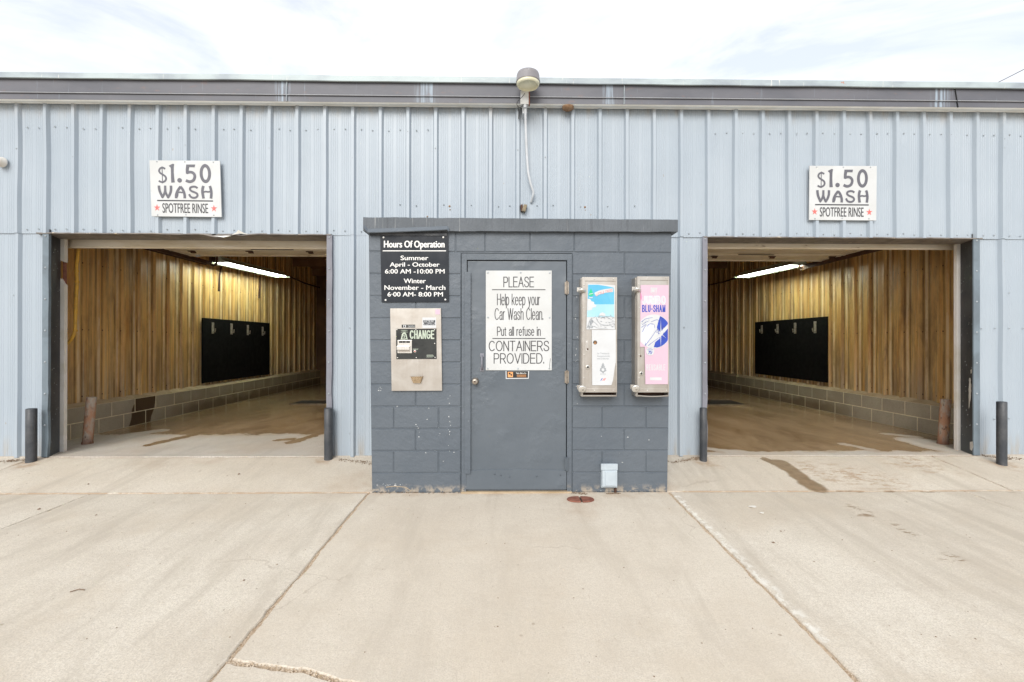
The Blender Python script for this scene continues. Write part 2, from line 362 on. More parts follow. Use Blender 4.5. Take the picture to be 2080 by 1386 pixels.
def m_block():
    n = NT('bare_block'); p = n.P()
    c = n.mix(n.ramp(n.noise(p, 2.4, 3), .3, .7), (.38, .335, .26), (.47, .42, .33))
    c = n.mix(n.ramp(n.noise(p, 70, 4, .7), .45, .7, 0, .6), c, (.30, .255, .19))
    g = n.W(); s = n.sep(g)
    # water soaked patch on the near end of the left base wall
    flat = n.comb(s[1], s[2], 0); wv = n.warp(flat, 6, .10)
    a = n.ramp(n.seg(wv, (7.15, .52), (7.03, .10)), .19, .21, 1, 0)
    left = n.ramp(s[0], -.2, .2, 1, 0)
    c = n.mix(n.math('MULTIPLY', a, left), c, (.085, .05, .022))
    wk = n.math('MULTIPLY', n.ramp(s[1], 6.9, 8.6), n.ramp(n.math('ADD', s[2], n.math('MULTIPLY', n.noise(flat, 3, 4, .6), -.35)), .02, .22, 1, .35))
    c = n.mix(n.math('MULTIPLY', wk, .85), c, (.12, .075, .035))
    n.color(c); n.rough(.88); n.bump(n.noise(p, 120, 4, .75), .5, .004); return n.mat
def m_rustpost():
    n = NT('rusty_pipe'); p = n.P(); v = n.map(p, (1, 1, .4))
    c = n.mix(n.ramp(n.noise(v, 11, 6, .7), .4, .6), (.42, .22, .13), (.40, .35, .29))
    c = n.mix(n.ramp(n.noise(v, 24, 5, .7), .55, .68), c, (.12, .065, .04))
    c = n.mix(n.ramp(n.sep(p)[2], .0, .14, .8, 0), c, (.17, .07, .04))
    n.color(c); n.rough(.85); n.bump(n.noise(v, 40, 5, .7), .8, .006); return n.mat
def m_black_jamb():
    n = NT('scuffed_black_steel'); p = n.P()
    c = n.mix(n.ramp(n.noise(p, 3, 5), .3, .7), (.028, .03, .034), (.065, .062, .062))
    c = n.mix(n.ramp(n.sep(p)[2], .1, .8, .7, 0), c, (.085, .10, .11))
    c = n.mix(n.ramp(n.noise(n.map(p, (1, 1, .6)), 32, 4, .75), .67, .70), c, (.42, .39, .35))
    n.color(c); n.rough(.55); n.bump(n.noise(p, 25, 4, .6), .4, .006); return n.mat
def m_steel(name='brushed_steel', a=(.49, .465, .43), b=(.41, .375, .335), r=.36):
    n = NT(name); p = n.P(); v = n.map(p, (260, 260, 2.0))
    c = n.mix(n.ramp(n.noise(n.map(p, (1, 1, 1)), 5, 5, .6, .4), .3, .7), a, b)
    c = n.mix(n.ramp(n.noise(n.map(p, (20, 20, 1.5)), 1.5, 5, .7), .60, .74, 0, .4), c, (.36, .30, .24))
    n.color(c); n.b.inputs['Metallic'].default_value = .72; n.rough(n.ramp(n.noise(v, 1.0, 3), .3, .7, r-.07, r+.09))
    n.bump(n.noise(v, 1.0, 2), .08, .001); n.bump(n.noise(p, 7, 3), .12, .01); return n.mat
def m_fascia():
    n = NT('charcoal_fascia'); p = n.P()
    c = n.mix(n.ramp(n.noise(n.map(p, (1, 1, 3)), 1.4, 4), .3, .7), (.100, .104, .122), (.130, .132, .150))
    px_ = n.sep(n.W())[0]
    for x0_, w0_ in ((-2.42, .10), (-.86, .16), (1.13, .10), (4.80, .14)):
        k_ = n.math('MULTIPLY', n.ramp(n.math('ABSOLUTE', n.math('SUBTRACT', px_, x0_)), w0_*.3, w0_, 1, 0), n.ramp(n.noise(n.map(p, (34, 1, 1.0)), 1.0, 4, .6), .42, .62, 0, .8)); c = n.mix(k_, c, (.34, .42, .50))
    c = n.mix(n.ramp(n.noise(n.map(p, (22, 1, 1.2)), 1.3, 4, .6), .64, .78, 0, .7), c, (.30, .36, .43))
    c = n.mix(n.ramp(n.noise(n.map(p, (3, 1, 6)), 2.5, 5, .7), .60, .68, 0, .5), c, (.18, .13, .125))
    n.color(c); n.rough(.55); n.bump(n.noise(n.map(p, (1, 1, 2)), 2.5, 3), .5, .015); return n.mat
def m_kcap():
    n = NT('drip_streaked_cap_paint'); p = n.P()
    c = n.mix(n.ramp(n.noise(p, 2.6, 5), .3, .7), (.085, .098, .112), (.115, .130, .148))
    c = n.mix(n.ramp(n.noise(n.map(p, (34, 1, .7)), 1.3, 4, .7), .62, .70, 0, .75), c, (.34, .35, .35))
    c = n.mix(n.ramp(n.noise(n.map(p, (18, 1, .7), (3, 0, 0)), 1.3, 4, .6), .56, .68, 0, .5), c, (.055, .06, .07))
    n.color(c); n.rough(.6); n.bump(n.noise(n.map(p, (26, 10, 4)), 1.6, 5, .7), .8, .012); n.bump(n.noise(p, 60, 4, .7), .5, .005); return n.mat
def m_cap():
    n = NT('grey_drip_edge'); p = n.P()
    c = n.mix(n.ramp(n.noise(n.map(p, (1.2, 1, 3)), 1.3, 5), .35, .65), (.42, .49, .50), (.27, .31, .345))
    c = n.mix(n.ramp(n.noise(n.map(p, (40, 1, 3)), 1.0, 5, .7), .62, .70), c, (.62, .62, .58))
    c = n.mix(n.ramp(n.noise(n.map(p, (4, 1, 4)), 1.5, 4, .7), .70, .73), c, (.42, .2, .15))
    n.color(c); n.rough(.5); n.bump(n.noise(n.map(p, (1, 1, 2)), 4, 3), .5, .01); return n.mat
def m_doorpanel():
    n = NT('aged_door_panel'); p = n.P()
    c = n.mix(n.ramp(n.noise(n.map(p, (1.2, 8, 8)), 1.6, 5, .6), .35, .68), (.74, .68, .57), (.62, .53, .38))
    c = n.mix(n.ramp(n.noise(n.map(p, (2, 12, 12)), 2.2, 5, .7), .60, .72, 0, .8), c, (.26, .17, .09))
    n.color(c); n.rough(.5); n.bump(n.noise(p, 14, 3), .3, .006); return n.mat

M = {}
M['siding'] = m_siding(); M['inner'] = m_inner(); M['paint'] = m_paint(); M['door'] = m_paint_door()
M['concrete'] = m_concrete('weathered_concrete', wet_apron)
M['floor'] = m_concrete('wet_bay_concrete', wet_bay, (.64, .60, .54), (.55, .50, .43), True)
M['block'] = m_block(); M['mortar'] = simple('mortar', (.85, .78, .58), (.72, .64, .46), 8, .9, bump=.4)
M['ledge'] = simple('mortar_ledge', (.50, .39, .26), (.38, .28, .17), 5, .9, bump=.6, bscale=40)
M['rustpost'] = m_rustpost(); M['blackjamb'] = m_black_jamb(); M['steel'] = m_steel(); M['steel2'] = m_steel('bright_steel', (.72, .71, .68), (.62, .6, .56), .28)
M['fascia'] = m_fascia(); M['cap'] = m_cap(); M['panel'] = m_doorpanel()
M['soffit'] = simple('white_soffit_metal', (.80, .81, .79), (.72, .71, .66), 3, .5, bump=.15, bscale=8)
M['screw'] = simple('screw_head', (.42, .465, .50), (.33, .36, .38), 30, .45, .2)
M['trim'] = simple('lavender_grey_trim', (.21, .215, .25), (.165, .165, .19), 3, .5, bump=.25, bscale=12, spots=(45, .72, (.5, .5, .48)))
M['trimblue'] = simple('blue_grey_trim', (.17, .215, .25), (.12, .15, .175), 3, .45, bump=.25, bscale=12, spots=(40, .72, (.5, .5, .48)))
M['headtrim'] = simple('dented_head_flashing', (.13, .115, .105), (.2, .175, .15), 5, .5, bump=.5, bscale=10, spots=(9, .63, (.45, .38, .28)))
M['white'] = simple('chipped_white_paint', (.72, .70, .66), (.64, .60, .53), 3, .6, bump=.2, bscale=30)
M['whitepost'] = simple('white_post_paint', (.74, .71, .68), (.60, .56, .48), 2, .6, bump=.2, spots=(30, .71, (.35, .25, .15)))
M['signwhite'] = simple('white_sign_panel', (.57, .585, .59), (.52, .53, .525), 2.5, .35)
M['signblack'] = simple('black_sign_panel', (.010, .014, .021), (.016, .020, .027), 3, .42)
M['signblack'].node_tree.nodes['Principled BSDF'].inputs['Specular IOR Level'].default_value = .25
M['ink'] = simple('sign_grey_ink', (.115, .115, .135), (.10, .10, .12), 20, .5)
M['inkdark'] = simple('black_ink', (.03, .03, .034), (.045, .045, .05), 20, .5)
M['inkwhite'] = simple('white_vinyl', (.78, .78, .76), (.72, .72, .7), 20, .45)
M['red'] = simple('red_vinyl', (.60, .11, .10), (.66, .17, .15), 20, .5)
M['faceblack'] = simple('black_face_plate', (.022, .024, .024), (.04, .042, .04), 6, .5, spots=(26, .72, (.12, .12, .11)))
M['faceblack'].node_tree.nodes['Principled BSDF'].inputs['Specular IOR Level'].default_value = .25
M['pale_green'] = simple('faded_green_print', (.38, .45, .36), (.5, .55, .46), 18, .5)
M['blackpipe'] = simple('charcoal_bollard_paint', (.034, .039, .047), (.07, .073, .078), 7, .5, bump=.7, bscale=30, spots=(24, .66, (.2, .17, .15)))
M['rust'] = simple('rust', (.25, .10, .065), (.17, .06, .04), 18, .85, bump=.6, bscale=70)
M['rustdark'] = simple('dark_rusty_steel', (.10, .045, .025), (.05, .025, .018), 9, .8, bump=.4)
M['ceiling'] = simple('dark_ceiling', (.26, .14, .08), (.18, .09, .05), 2, .9)
M['backwall'] = simple('dark_back_door', (.20, .10, .05), (.13, .065, .035), 2, .8)
M['mat'] = simple('black_rubber_board', (.004, .004, .004), (.007, .006, .006), 5, .9); M['mat'].node_tree.nodes['Principled BSDF'].inputs['Specular IOR Level'].default_value = .12
M['clip'] = simple('worn_mat_clip', (.42, .38, .32), (.25, .2, .15), 30, .5, .3)
M['yellow'] = simple('dirty_yellow_hose', (.80, .47, .07), (.62, .36, .07), 12, .6, bump=.3)
M['roof'] = simple('roof_metal', (.4, .42, .43), (.33, .35, .36), 2, .5)
M['lens'] = simple('aged_plastic_lens', (.80, .79, .62), (.72, .70, .50), 4, .25)
M['lampgrey'] = simple('lamp_housing_grey', (.25, .24, .25), (.2, .19, .2), 6, .5, bump=.1)
M['conduit'] = simple('painted_conduit', (.56, .59, .62), (.48, .5, .52), 10, .45)
M['jbox'] = simple('white_junction_box', (.62, .63, .64), (.52, .52, .5), 8, .5, spots=(20, .7, (.35, .12, .08)))
M['cable'] = simple('black_cable', (.02, .02, .022), (.03, .03, .03), 10, .5)
M['nest'] = simple('mud_nest', (.30, .19, .11), (.2, .11, .06), 30, .9, bump=.8, bscale=60)
M['wood'] = simple('weathered_wood', (.28, .23, .15), (.18, .14, .09), 14, .8, bump=.5)
M['outlet'] = simple('pale_blue_outlet_paint', (.44, .50, .545), (.39, .44, .485), 8, .45, bump=.15, bscale=40)
M['gravel'] = simple('joint_gravel', (.62, .53, .42), (.50, .39, .28), 60, .9)
M['fill'] = simple('joint_dirt', (.40, .295, .20), (.56, .45, .33), 45, .95, bump=.8, bscale=120)
M['dirt'] = simple('soil_litter', (.16, .10, .06), (.25, .18, .12), 40, .95, bump=.8)
M['drain'] = simple('drain_pit', (.012, .010, .008), (.02, .015, .01), 5, .7)
M['grate'] = simple('drain_frame', (.2, .15, .1), (.12, .08, .05), 9, .5, .4)
M['brass'] = simple('worn_knob_metal', (.42, .38, .33), (.28, .23, .18), 14, .35, .8)
M['paper'] = simple('white_poster_paper', (.57, .59, .61), (.53, .54, .55), 3, .4)
M['pink'] = simple('faded_pink_paper', (.60, .43, .52), (.56, .40, .49), 2, .4)
M['hotpink'] = simple('hot_pink_print', (.75, .16, .36), (.75, .3, .5), 9, .5)
M['blue'] = simple('royal_blue_print', (.02, .06, .42), (.02, .05, .33), 12, .5)
M['skyblue'] = simple('sky_blue_print', (.08, .38, .58), (.12, .43, .60), 5, .4)
M['skyblue2'] = simple('pale_sky_print', (.30, .55, .66), (.36, .58, .66), 5, .4)
M['green'] = simple('green_print', (.01, .50, .24), (.02, .45, .2), 12, .5)
M['greyprint'] = simple('grey_print', (.22, .24, .26), (.36, .38, .4), 60, .5)
M['lilac'] = simple('lilac_print', (.55, .58, .70), (.68, .7, .78), 30, .5)
M['orange'] = simple('orange_print', (.72, .36, .14), (.7, .3, .1), 20, .5)
def m_tube():
    n = NT('lit_fluorescent_tube'); n.color((.9, .95, .9)); n.b.inputs['Emission Color'].default_value = (.90, 1.0, .88, 1); n.b.inputs['Emission Strength'].default_value = 14; return n.mat
M['tube'] = m_tube()
M['reflector'] = simple('lamp_reflector', (.70, .74, .62), (.62, .66, .52), 4, .4)

# ------------------------------------------------------------------ drawing flat marks on real panels
def fit(x0, y0, x1, y1, Y):
    return lambda u, v: P(x0+(x1-x0)*u, y1+(y0-y1)*v, Y)
_tc = {}
def text_mesh(s, bold=0.0):
    k = (s, bold)
    if k in _tc: return _tc[k]
    cu = bpy.data.curves.new('t', 'FONT'); cu.body = s; cu.size = 1; cu.offset = bold; cu.resolution_u = 4
    o = bpy.data.objects.new('t', cu); COL.objects.link(o)
    dg = bpy.context.evaluated_depsgraph_get(); dg.update()
    me = o.evaluated_get(dg).to_mesh()
    vs = [v.co.copy() for v in me.vertices]; fs = [list(p.vertices) for p in me.polygons]
    o.evaluated_get(dg).to_mesh_clear(); bpy.data.objects.remove(o); bpy.data.curves.remove(cu)
    x0 = min(v.x for v in vs); x1 = max(v.x for v in vs); y0 = min(v.y for v in vs); y1 = max(v.y for v in vs)
    _tc[k] = ([((v.x-x0)/(x1-x0), (v.y-y0)/(y1-y0)) for v in vs], fs); return _tc[k]
def text(mb, s, x0, y0, x1, y1, Y, m=0, bold=0.0, dy=0.0, arc=0):
    if bold > 0:      # heavier strokes: a stack of paper-thin layers, each a hair wider
        d = bold*(y1-y0)*.9
        for i, (ox, oy) in enumerate(((-1, 0), (1, 0), (0, -.5), (0, .5), (0, 0))):
            text(mb, s, x0+d+ox*d, y0+d*.5+oy*d, x1-d+ox*d, y1-d*.5+oy*d, Y-i*.00006, m)
        return
    uv, fs = text_mesh(s, bold)
    vs = [P(x0+(x1-x0)*u, y1+(y0-y1)*v + dy*u + arc*math.sin(math.pi*u), Y) for u, v in uv]
    mb.add(vs, fs, m)
def rect(mb, x0, y0, x1, y1, Y, m=0): mb.poly([P(x0, y1, Y), P(x1, y1, Y), P(x1, y0, Y), P(x0, y0, Y)], m)
def ppoly(mb, pts, Y, m=0): mb.poly([P(x, y, Y) for x, y in pts][::-1], m)
def disc(mb, cx, cy, rx, ry, Y, m=0, n=28): ppoly(mb, [(cx+rx*math.cos(2*math.pi*k/n), cy+ry*math.sin(2*math.pi*k/n)) for k in range(n)], Y, m)
def star(mb, cx, cy, r, Y, m=0, n=5, inner=.4, rot=0, sy=1):
    ppoly(mb, [(cx+(r if k % 2 == 0 else r*inner)*math.sin(math.pi*k/n+rot), cy-(r if k % 2 == 0 else r*inner)*math.cos(math.pi*k/n+rot)*sy) for k in range(2*n)], Y, m)
def smooth(pts, k=6):
    out = []; n = len(pts)
    for i in range(n-1):
        p0, p1, p2, p3 = pts[max(i-1, 0)], pts[i], pts[i+1], pts[min(i+2, n-1)]
        for j in range(k):
            t = j/k
            out.append(tuple(.5*(2*p1[a]+(p2[a]-p0[a])*t+(2*p0[a]-5*p1[a]+4*p2[a]-p3[a])*t*t+(-p0[a]+3*p1[a]-3*p2[a]+p3[a])*t**3) for a in range(len(pts[0]))))
    out.append(tuple(pts[-1])); return out
def stroke(mb, pts, wd, Y, m=0, sm=True, tf=None):
    if sm and len(pts) > 2: pts = smooth(pts)
    n = len(pts); vs = []
    ws = wd if isinstance(wd, (list, tuple)) else [wd]*n
    if len(ws) != n: ws = [ws[0]+(ws[-1]-ws[0])*i/(n-1) for i in range(n)]
    for i, p in enumerate(pts):
        a = pts[max(i-1, 0)]; b = pts[min(i+1, n-1)]
        dx, dy = b[0]-a[0], b[1]-a[1]; L = math.hypot(dx, dy) or 1
        nx, ny = -dy/L, dx/L
        for s in (1, -1):
            q = (p[0]+nx*ws[i]/2*s, p[1]+ny*ws[i]/2*s)
            if tf: q = tf(*q)
            vs.append(P(q[0], q[1], Y))
    mb.add(vs, [(2*i, 2*i+1, 2*i+3, 2*i+2) for i in range(n-1)], m)

def arc(cx, cy, rx, ry, a0, a1, n=12): return [(cx+rx*math.cos(R(a0+(a1-a0)*i/n)), cy+ry*math.sin(R(a0+(a1-a0)*i/n))) for i in range(n+1)]
_S = smooth([(.58, .78), (.50, .94), (.31, 1), (.11, .93), (.04, .76), (.14, .60), (.34, .52), (.53, .42), (.61, .25), (.52, .07), (.30, 0), (.09, .06), (0, .24)], 4)
GL = {
'A': (.70, [[(0, 0), (.35, 1), (.7, 0)], [(.12, .36), (.58, .36)]]),
'B': (.66, [[(0, 0), (0, 1), (.35, 1)]+arc(.35, .76, .25, .24, 90, -90)+[(0, .52)], [(.3, .52)]+arc(.38, .26, .28, .26, 90, -90)+[(0, 0)]]),
'C': (.70, [arc(.37, .5, .37, .5, 42, 318, 22)]), 'D': (.66, [[(0, 0), (0, 1), (.28, 1)]+arc(.28, .5, .38, .5, 90, -90, 16)+[(0, 0)]]),
'E': (.57, [[(.55, 1), (0, 1), (0, 0), (.57, 0)], [(0, .53), (.52, .53)]]), 'F': (.53, [[(.55, 1), (0, 1), (0, 0)], [(0, .53), (.48, .53)]]),
'G': (.74, [arc(.38, .5, .38, .5, 45, 320, 22)+[(.74, .22), (.74, .47), (.42, .47)]]), 'H': (.62, [[(0, 0), (0, 1)], [(.62, 0), (.62, 1)], [(0, .53), (.62, .53)]]),
'I': (.0, [[(0, 0), (0, 1)]]), 'J': (.42, [[(.42, 1), (.42, .26)]+arc(.21, .26, .21, .26, 0, -180)]), 'L': (.5, [[(0, 1), (0, 0), (.5, 0)]]),
'M': (.72, [[(0, 0), (0, 1), (.36, 0), (.72, 1), (.72, 0)]]), 'N': (.6, [[(0, 0), (0, 1), (.6, 0), (.6, 1)]]), 'O': (.76, [arc(.38, .5, .38, .5, 0, 360, 30)]),
'P': (.59, [[(0, 0), (0, 1), (.34, 1)]+arc(.34, .73, .25, .27, 90, -90)+[(0, .46)]]), 'R': (.62, [[(0, 0), (0, 1), (.35, 1)]+arc(.35, .73, .25, .27, 90, -90)+[(0, .46)], [(.33, .46), (.62, 0)]]),
'S': (.61, [_S]), 'T': (.62, [[(0, 1), (.62, 1)], [(.31, 1), (.31, 0)]]), 'U': (.58, [[(0, 1), (0, .3)]+arc(.29, .3, .29, .3, 180, 360)+[(.58, 1)]]),
'V': (.68, [[(0, 1), (.34, 0), (.68, 1)]]), 'W': (.94, [[(0, 1), (.24, 0), (.47, 1), (.70, 0), (.94, 1)]]), 'Y': (.66, [[(0, 1), (.33, .45), (.66, 1)], [(.33, .45), (.33, 0)]]),
'a': (.45, [smooth([(.05, .54), (.12, .69), (.25, .73), (.39, .68), (.42, .55), (.42, .12), (.46, 0)], 4), smooth([(.42, .44), (.2, .39), (.04, .32), (0, .18), (.08, .03), (.2, 0), (.34, .06), (.42, .2)], 4)]),
'c': (.44, [arc(.24, .36, .24, .37, 45, 315, 18)]), 'e': (.48, [[(.01, .38), (.475, .38)]+arc(.24, .36, .235, .37, 5, 315, 20)]), 'f': (.26, [[(.30, 1), (.2, 1), (.13, .95), (.12, .85), (.12, 0)], [(0, .71), (.27, .71)]]),
'h': (.41, [[(0, 0), (0, 1)], smooth([(0, .5), (.08, .67), (.22, .73), (.37, .67), (.41, .5), (.41, 0)], 4)]), 'n': (.41, [[(0, 0), (0, .72)], smooth([(0, .5), (.08, .67), (.22, .73), (.37, .67), (.41, .5), (.41, 0)], 4)]),
'i': (0, [[(0, 0), (0, .72)], [(0, .88), (0, 1)]]), 'k': (.42, [[(0, 0), (0, 1)], [(0, .25), (.4, .72)], [(.15, .42), (.43, 0)]]), 'l': (0, [[(0, 0), (0, 1)]]),
'o': (.48, [arc(.24, .36, .24, .37, 0, 360, 24)]), 'p': (.45, [[(0, -.28), (0, .72)], arc(.23, .36, .23, .37, 160, -160, 20)]), 'r': (.24, [[(0, 0), (0, .72)], smooth([(0, .45), (.08, .66), (.25, .71)], 4)]),
's': (.43, [[(x*.7, y*.73) for x, y in _S]]), 't': (.26, [[(.12, .93), (.12, .12), (.18, .01), (.27, .01)], [(0, .71), (.26, .71)]]),
'u': (.41, [smooth([(0, .72), (0, .22), (.06, .05), (.18, 0), (.33, .06), (.41, .22)], 4), [(.41, 0), (.41, .72)]]), 'y': (.44, [[(0, .72), (.22, .02)], [(.44, .72), (.2, -.10), (.13, -.24), (.02, -.27)]]),
'.': (0, [[(0, 0), (0, .10)]]), '-': (.3, [[(0, .42), (.3, .42)]])}
def lined(mb, s, x0, x1, yt, yb, Y, wd, m=0, gap=.20, space=.62):
    adv = 0; items = []
    for ch_ in s:
        if ch_ == ' ': adv += space-gap; continue
        w_, st_ = GL[ch_]; items.append((adv, st_)); adv += w_+gap
    tot = adv-gap; k = (x1-x0-wd)/tot; hh = yb-yt-wd
    for i, (a, st_) in enumerate(items):
        for j, pl in enumerate(st_):
            pts = [(x0+wd/2+(a+x)*k, yb-wd/2-y*hh) for x, y in pl]; runs = [[pts[0]]]
            for p_, c_, n_ in zip(pts, pts[1:], pts[2:]+[None]):
                runs[-1].append(c_)
                if n_ is not None:
                    a1 = math.atan2(c_[1]-p_[1], c_[0]-p_[0]); a2 = math.atan2(n_[1]-c_[1], n_[0]-c_[0])
                    if abs((a2-a1+math.pi) % (2*math.pi)-math.pi) > .75: runs.append([c_])
            for ri, rn in enumerate(runs):
                for e_ in ((0, -1) if not (len(rn) > 6 and math.hypot(rn[0][0]-rn[-1][0], rn[0][1]-rn[-1][1]) < .01) else ()):       # square ends, half a stroke longer
                    u, v = rn[e_], rn[1 if e_ == 0 else -2]; L_ = math.hypot(u[0]-v[0], u[1]-v[1]) or 1
                    rn[e_] = (u[0]+(u[0]-v[0])/L_*wd*.42, u[1]+(u[1]-v[1])/L_*wd*.42)
                stroke(mb, rn, wd, Y-(j*7+ri+i*.3)*.00001, m, False)
# ================================================================== GROUND
def edge_noise(x, y, k=0): return noise.noise(Vector((x*6, y*6, k)))*.012 + noise.noise(Vector((x*25, y*25, k+5)))*.008
def slab(mb, x0, y0, x1, y1, gap=(.012, .012, .012, .012), step=.04, seed=0, rough=1.0, thick=.06, cut=None):
    gx0, gy0, gx1, gy1 = gap; pts = []
    def run(ax, ay, bx, by, nx, ny, g):
        L = math.hypot(bx-ax, by-ay); n = max(2, int(L/step)) if L < 14 else 120
        for i in range(n):
            t = i/n; x = ax+(bx-ax)*t; y = ay+(by-ay)*t
            e = g + max(-g*.7, edge_noise(x, y, seed)*rough) if g > 0 else 0
            pts.append((x+nx*e, y+ny*e))
    run(x0, y0, x1, y0, 0, 1, gy0); run(x1, y0, x1, y1, -1, 0, gx1); run(x1, y1, x0, y1, 0, -1, gy1); run(x0, y1, x0, y0, 1, 0, gx0)
    n = len(pts)
    top = [(x, y, gz(y)) for x, y in pts]
    cx = sum(p[0] for p in pts)/n
    b = 0.006
    inn = []
    for i, (x, y) in enumerate(pts):
        a = pts[i-1]; c = pts[(i+1) % n]; dx, dy = c[0]-a[0], c[1]-a[1]; L = math.hypot(dx, dy) or 1
        inn.append((x-dy/L*b, y+dx/L*b))
    vs = [(x, y, gz(y)-thick) for x, y in pts] + [(x, y, gz(y)-.006) for x, y in pts] + [(x, y, gz(y)) for x, y in inn]
    fs = [(i, (i+1) % n, n+(i+1) % n, n+i) for i in range(n)] + [(n+i, n+(i+1) % n, 2*n+(i+1) % n, 2*n+i) for i in range(n)]
    mb.add(vs, fs, 0)
    mb.add([vs[2*n+i] for i in range(n)], [list(range(n))], 0)
g = MB()
slab(g, -14, -8, -3.79, YK, (0, 0, .005, .004), seed=1)
slab(g, -3.79, -8, XA, YK, (.003, 0, .011, .005), seed=2)
# the centre panel is cracked across near the camera
crackp = [(XA, 2.085), (-1.19, 2.075), (-1.12, 2.065), (-1.02, 2.045), (-.94, 2.03), (-.86, 2.02), (-.77, 1.985), (-.70, 1.955), (-.60, 1.94), (-.45, 1.93), (-.2, 1.90), (.2, 1.86), (.7, 1.87), (1.1, 1.80), (XB, 1.82)]
def crack_y(x):
    for (a, b), (c, d) in zip(crackp, crackp[1:]):
        if a <= x <= c: return b+(d-b)*(x-a)/(c-a)
    return crackp[-1][1]
def slab_pts(mb, pts, thick=.06, b=.006):
    n = len(pts); inn = []
    for i, (x, y) in enumerate(pts):
        a = pts[i-1]; c = pts[(i+1) % n]; dx, dy = c[0]-a[0], c[1]-a[1]; L = math.hypot(dx, dy) or 1
        inn.append((x-dy/L*b, y+dx/L*b))
    vs = [(x, y, gz(y)-thick) for x, y in pts] + [(x, y, gz(y)-.006) for x, y in pts] + [(x, y, gz(y)) for x, y in inn]
    mb.add(vs, [(i, (i+1) % n, n+(i+1) % n, n+i) for i in range(n)] + [(n+i, n+(i+1) % n, 2*n+(i+1) % n, 2*n+i) for i in range(n)], 0)
    mb.add([vs[2*n+i] for i in range(n)], [list(range(n))], 0)
xs = [XA+.013+(XB-XA-.026)*i/150 for i in range(151)]
cw = lambda x: max(.003, .012*(1-max(0, x+.55)*.9)) + .008*noise.noise(Vector((x*22, 1, 1)))
up = [(x, crack_y(x)+.012*noise.noise(Vector((x*14, 0, 3)))+cw(x)) for x in xs]
lo = [(x, crack_y(x)+.012*noise.noise(Vector((x*14, 0, 3)))-cw(x)) for x in xs]
def side(x, ya, yb, s, seed, n=90):
    return [(x+s*(.010+max(-.008, edge_noise(x, ya+(yb-ya)*i/n, seed))), ya+(yb-ya)*i/n) for i in range(n+1)]
slab_pts(g, up + side(XB, up[-1][1]+.01, YK, -1, 4)[:] + [(XA+.013, YK)] + side(XA, YK-.02, up[0][1]+.02, 1, 5))
slab_pts(g, [(XA+.013, -8), (XB-.013, -8)] + side(XB, -7.9, lo[-1][1]-.01, -1, 6) + lo[::-1] + side(XA, lo[0][1]-.01, -7.9, 1, 7))
slab(g, XB, -8, 4.30, YK, (.012, 0, .0015, .004), seed=8)
slab(g, 4.30, -8, 14, YK, (.0015, 0, 0, .0025), seed=9)
# aprons that ramp up to the bays
slab(g, -14, YK, -5.16, YW+.05, (0, .002, .004, 0), seed=10)
slab(g, -5.16, YK, -1.20, YW-.02, (.004, .004, 0, .012), seed=11)
slab(g, 1.46, YK, 4.785, YW-.02, (0, .003, .008, .014), seed=12)
slab(g, 4.785, YK, 14, YW-.02, (.006, .004, 0, .006), seed=13)
slab(g, -1.2, YK+.02, 1.46, YW+.05, (0, 0, 0, 0), seed=14)
g.build('driveway', M['concrete'], kind='structure')
f = MB()
ys = [-60, -8, YK, YW-.12, YW-.10, YW+.2, 60]
def gz2(y): return (gz(y) if y > -8 else gz(-8)) - (.012 if y < YW-.11 else .05)
vs = []
for y in ys:
    for x in (-80, 80): vs.append((x, y, gz2(y)))
f.add(vs, [(2*i, 2*i+1, 2*i+3, 2*i+2) for i in range(len(ys)-1)])
f.build('ground', M['fill'], kind='structure')
# open ground to the sides and behind, flush under the slabs
fg = MB(); fg.add([(-90, -90, -.36), (90, -90, -.36), (90, 90, -.36), (-90, 90, -.36)], [(0, 1, 2, 3)]); fg.build('terrain', M['dirt'], kind='structure')
# bay floors
bf = MB()
def bayfloor(x0, x1):
    n = 90; pts = [(x0+(x1-x0)*i/n, YW-.018+abs(edge_noise(x0+(x1-x0)*i/n, 5, 20))*.6+.004) for i in range(n+1)]
    top = [(x, y, ZB+.003) for x, y in pts]; bot = [(x, y-.003, ZB-.06) for x, y in pts]
    bf.add(bot+top, [(i, i+1, n+2+i, n+1+i) for i in range(n)])
    bf.add([(x0, 13.9, ZB+.003), (x1, 13.9, ZB+.003)] + top[::-1], [list(range(n+3))])
bayfloor(-5.9, -1.25); bayfloor(1.5, 6.2)
bf.build('bay_floor', M['floor'], kind='structure')

def stone(mb, p, r, m=0):
    vs = []; k = random.random()*6
    for (a, b, c) in ((1, 0, 0), (-1, 0, 0), (0, 1, 0), (0, -1, 0), (0, 0, 1), (0, 0, -1)):
        s = r*random.uniform(.6, 1.25); vs.append((p[0]+(a*math.cos(k)-b*math.sin(k))*s, p[1]+(a*math.sin(k)+b*math.cos(k))*s, p[2]+c*s*.6))
    mb.add(vs, [(0, 2, 4), (2, 1, 4), (1, 3, 4), (3, 0, 4), (2, 0, 5), (1, 2, 5), (3, 1, 5), (0, 3, 5)], m)
gv = MB()
for i in range(2600):
    y = 1.5+2.7*random.random()**1.0; s = random.choice((XA, XB)); dens = noise.noise(Vector((s, y*3, 0)))
    if dens < -.25 or (y > 3.2 and random.random() < .7): continue
    stone(gv, (s+random.gauss(0, .009), y, gz(y)-.008+random.random()*.004), random.uniform(.0016, .0042), random.choice((0, 0, 0, 1)))
for i in range(1500):
    x = random.uniform(XA, .1) if random.random() < .85 else random.uniform(0, XB); y = crack_y(x)+random.gauss(0, .012)
    stone(gv, (x, y, gz(y)-.006+random.random()*.005), random.uniform(.0018, .0048), random.choice((0, 0, 0, 1)))
gv.build('joint_gravel', [M['gravel'], M['ledge']], kind='stuff')['label'] = 'loose tan gravel filling the open joints of the concrete'
